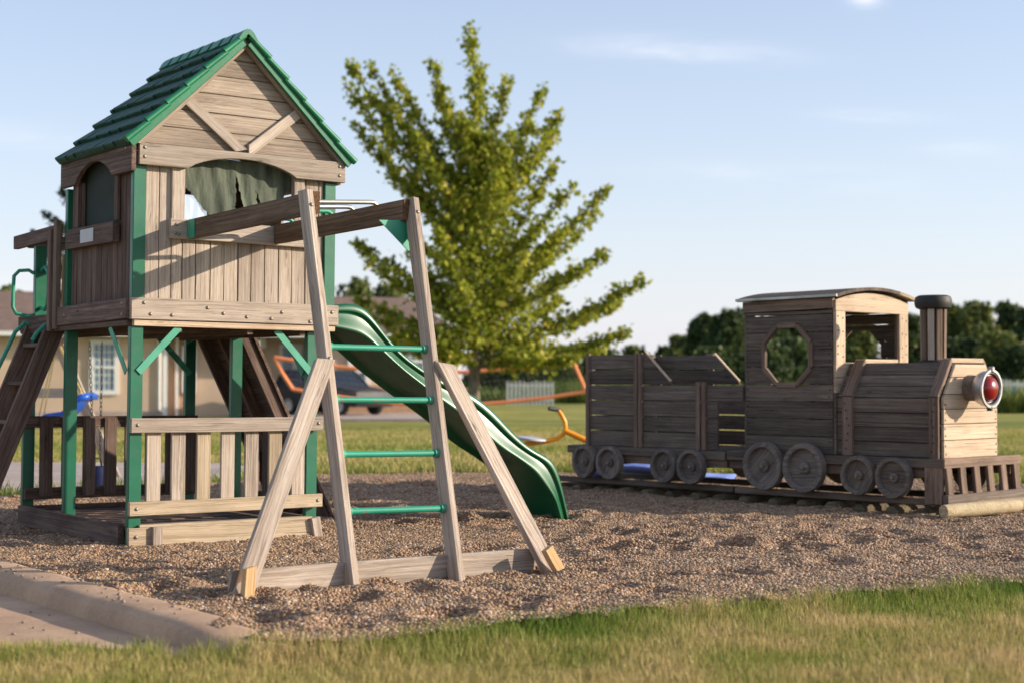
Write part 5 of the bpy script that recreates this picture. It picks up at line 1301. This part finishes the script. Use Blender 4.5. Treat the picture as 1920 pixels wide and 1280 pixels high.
# --- background trees
def bg_tree(label, pxc, topy, wpx, Y, mat, n=2600, base_z=-.3, leaf=.34, sy=0, spiky=.6, group='trees beyond the far edge of the lawn', trunk_h=.08, nm='tree', tb=0.0):
    wpx = wpx * 1.85; n = int(n * 3.4); X = (pxc - 960) / 3000 * Y; Ht = .94 + (712 - topy) / 3000 * Y - base_z; Rw = wpx / 3000 * Y / 2
    o = thing(nm, label, 'tree', Matrix.Translation((X, Y, base_z)), group)
    rr = np.random.default_rng(int(pxc * 7 + topy)); k = 130
    # lumps forming the crown
    zc = rr.uniform(trunk_h, .93, k); rad = Rw * .27 * rr.uniform(.55, 1.0, k) * (1 - .45 * zc); an = rr.uniform(0, 2 * np.pi, k); ro = Rw * rr.uniform(.1, .8, k) * (1.15 - zc) ** .6
    cx, cy, cz = np.cos(an) * ro, np.sin(an) * ro, zc * Ht
    cx = np.r_[cx, 0, .1 * Rw]; cy = np.r_[cy, 0, 0]; cz = np.r_[cz, Ht * .88, Ht * .75]; rad = np.r_[rad, Rw * .16, Rw * .25]
    w_ = rad ** 2; w_ /= w_.sum(); ci = rr.choice(len(cx), n, p=w_)
    d = rr.normal(size=(n, 3)); d /= np.linalg.norm(d, axis=1)[:, None]; rd = rad[ci] * (rr.uniform(.45, 1.0, n) ** .5) * (1 + spiky * rr.normal(0, .5, n) * .6)
    P = np.stack([cx[ci] + d[:, 0] * rd, cy[ci] + d[:, 1] * rd, cz[ci] + d[:, 2] * rd * 1.7], -1); P[:, 2] = np.clip(P[:, 2], .15, Ht * 1.03)
    tint = np.clip(.42 + tb + rr.normal(0, .16, n) + .30 * (rr.uniform(0, 1, len(cx))[ci] - .5), 0, 1)
    link('crown', leaf_cloud('crown', P, np.full(n, leaf), tint, .8, .1), mat, o)
    ms_ = [tube_mesh('t', [(0, 0, -.2), (.03 * Rw, 0, Ht * .3), (0, .05 * Rw, Ht * .6), (0, 0, Ht * .85)], [.05 * Rw + .06, .04 * Rw + .05, .03 * Rw + .02, .02], 7, False)]
    for i in range(0, 26, 4): ms_.append(tube_mesh('t', [(0, 0, cz[i] * .6), (cx[i] * .5, cy[i] * .5, cz[i] * .85), (cx[i], cy[i], cz[i])], [.06, .04, .02], 5, False))
    link('trunk', join_meshes('trunk', ms_), 'bark', o); return o
D = 'farleaf'; O = 'farleaf2'
for a in [
    ('dark tree beyond the lawn just right of the maple trunk', 925, 650, 80, 112, D),
    ('broad dark tree behind the lower right limbs of the maple', 985, 640, 90, 118, D),
    ('mid green tree above the right end of the volleyball net', 1050, 652, 80, 110, O),
    ('low tree behind the gap between maple and tender wagon', 1125, 658, 90, 116, D),
    ('pale green low tree above the left end of the tender wagon', 1190, 650, 60, 120, O),
    ('small round dark tree above the middle of the tender wagon', 1246, 648, 44, 125, D),
    ('medium pointed tree left of the tall dark trees by the cab', 1276, 630, 56, 120, O),
    ('tall dark tree above the sloping wagon side', 1322, 592, 78, 112, D),
    ('tall dark tree touching the left side of the cab roof', 1372, 584, 84, 108, D),
    ('yellow topped tree close behind the left edge of the cab', 1398, 578, 50, 114, O),
    ('dark tree seen through the left of the octagonal window', 1450, 590, 80, 110, D),
    ('dark tree seen through the right of the octagonal window', 1510, 588, 80, 112, D),
    ('olive tree seen through the front window of the cab', 1612, 592, 90, 110, O),
    ('dark tree between cab and smokestack', 1700, 590, 76, 112, D),
    ('green tree directly right of the smokestack', 1782, 574, 82, 106, O),
    ('olive rounded tree above the red headlight', 1832, 568, 86, 104, O),
    ('dark conifer shaped tree near the right edge', 1888, 566, 64, 112, D),
    ('dark tree cut by the right edge of the picture', 1934, 574, 70, 108, D),
    ]:
    bg_tree(*a, n=3600 if a[2] < 600 else 2600, tb=.12 if a[5] == O else 0)
bg_tree('low olive tree in front of the dark ones right of the boiler', 1872, 628, 100, 98, O, n=2600, tb=.12)
bg_tree('dark low bush filling the foot of the trees right of the smokestack', 1800, 640, 130, 100, D, n=2600, trunk_h=.08)
bg_tree('dark bush at the foot of the trees at the far right edge', 1915, 650, 110, 97, D, n=2200, trunk_h=.08)
bg_tree('dark bush at the foot of the trees left of the cab', 1340, 655, 130, 100, D, n=2400, trunk_h=.08)
bg_tree('dark bush at the foot of the trees behind the cab', 1470, 640, 150, 101, D, n=2600, trunk_h=.08)
bg_tree('light green tree rising behind the house roof left of the maple', 668, 518, 90, 78, O, n=2600, leaf=.26)
bg_tree('light green tree behind the house roof partly behind the maple', 730, 528, 90, 80, O, n=2600, leaf=.26)
bg_tree('small leafy treetop behind the house roof at the left edge', 8, 522, 50, 80, O, n=1800, leaf=.26); bg_tree('small sparse treetop behind the roof beside the ladder handle', 34, 534, 26, 80, O, n=900, leaf=.24)
# conifer hidden behind the playhouse, its left branch tips showing
CT = thing('pine_tree', 'dark pine whose branch tips show to the left of the playhouse', 'tree', Matrix.Translation((HX(140, 40), 40, -.25)))
random.seed(5); CP = []; cs = []
def c40(x_, y_, d=0): return px(x_, y_, 40 + d) - Vector((HX(140, 40), 40, -.25))
stem = [Vector((0, 0, -.1)), c40(136, 640), c40(160, 540), c40(185, 440), c40(195, 350)]
cs.append(tube_mesh('t', stem, [.12, .10, .08, .06, .03], 8, False))
br = [((185, 470), (80, 400)), ((180, 520), (62, 436)), ((188, 420), (112, 358)), ((180, 500), (108, 420)), ((176, 540), (84, 470)), ((172, 560), (100, 500)), ((170, 580), (88, 540)), ((190, 430), (290, 380)), ((182, 500), (310, 450)), ((175, 560), (300, 520)), ((190, 400), (230, 345)), ((192, 400), (150, 350)), ((178, 530), (240, 490))]
for (a, b) in br:
    pa, pb = c40(*a), c40(*b, random.uniform(-.5, .5)); mid_ = pa.lerp(pb, .5) - Vector((0, 0, .12)); pts = [pa * (1 - t) ** 2 + mid_ * 2 * t * (1 - t) + pb * t * t for t in [i / 8 for i in range(9)]]
    cs.append(tube_mesh('t', pts, [.035 - .003 * i for i in range(9)], 5, False))
    for _ in range(330):
        t = random.uniform(.25, 1.0); p = pa * (1 - t) ** 2 + mid_ * 2 * t * (1 - t) + pb * t * t; g = .05 + .16 * (1 - t)
        CP.append((p.x + random.gauss(0, g), p.y + random.gauss(0, g), p.z + random.gauss(.03, g * .7)))
CP = np.array(CP); link('trunk', join_meshes('trunk', cs), 'bark', CT)
link('crown', leaf_cloud('crown', CP, np.full(len(CP), .15), rng.uniform(0, 1, len(CP)), .3, -.4), 'pine', CT)

# tall weeds at the far lawn edge
def weeds(name, label, X0, X1, Y0, Y1, n, h, tb=.5):
    x = rng.uniform(X0, X1, n); y = rng.uniform(Y0, Y1, n)
    tint = np.clip(tb + .6 * (vnoise(x, y, .25, 91) - .5) + rng.normal(0, .14, n), 0, 1)
    hh = h * (.5 + vnoise(x, y, .35, 93))
    tag(link(name, blades(name, x, y, hh, .08, tint, .5), 'weed'), label, 'weeds', kind='stuff')
weeds('tall_weeds', 'tall green and yellow weeds along the far edge of the lawn', -3, 32, 82, 93, 34000, .62, .5)
weeds('tall_weeds_right', 'tall yellow green weeds below the trees at the right edge', 17.2, 24, 58, 66, 9000, .5, .6)
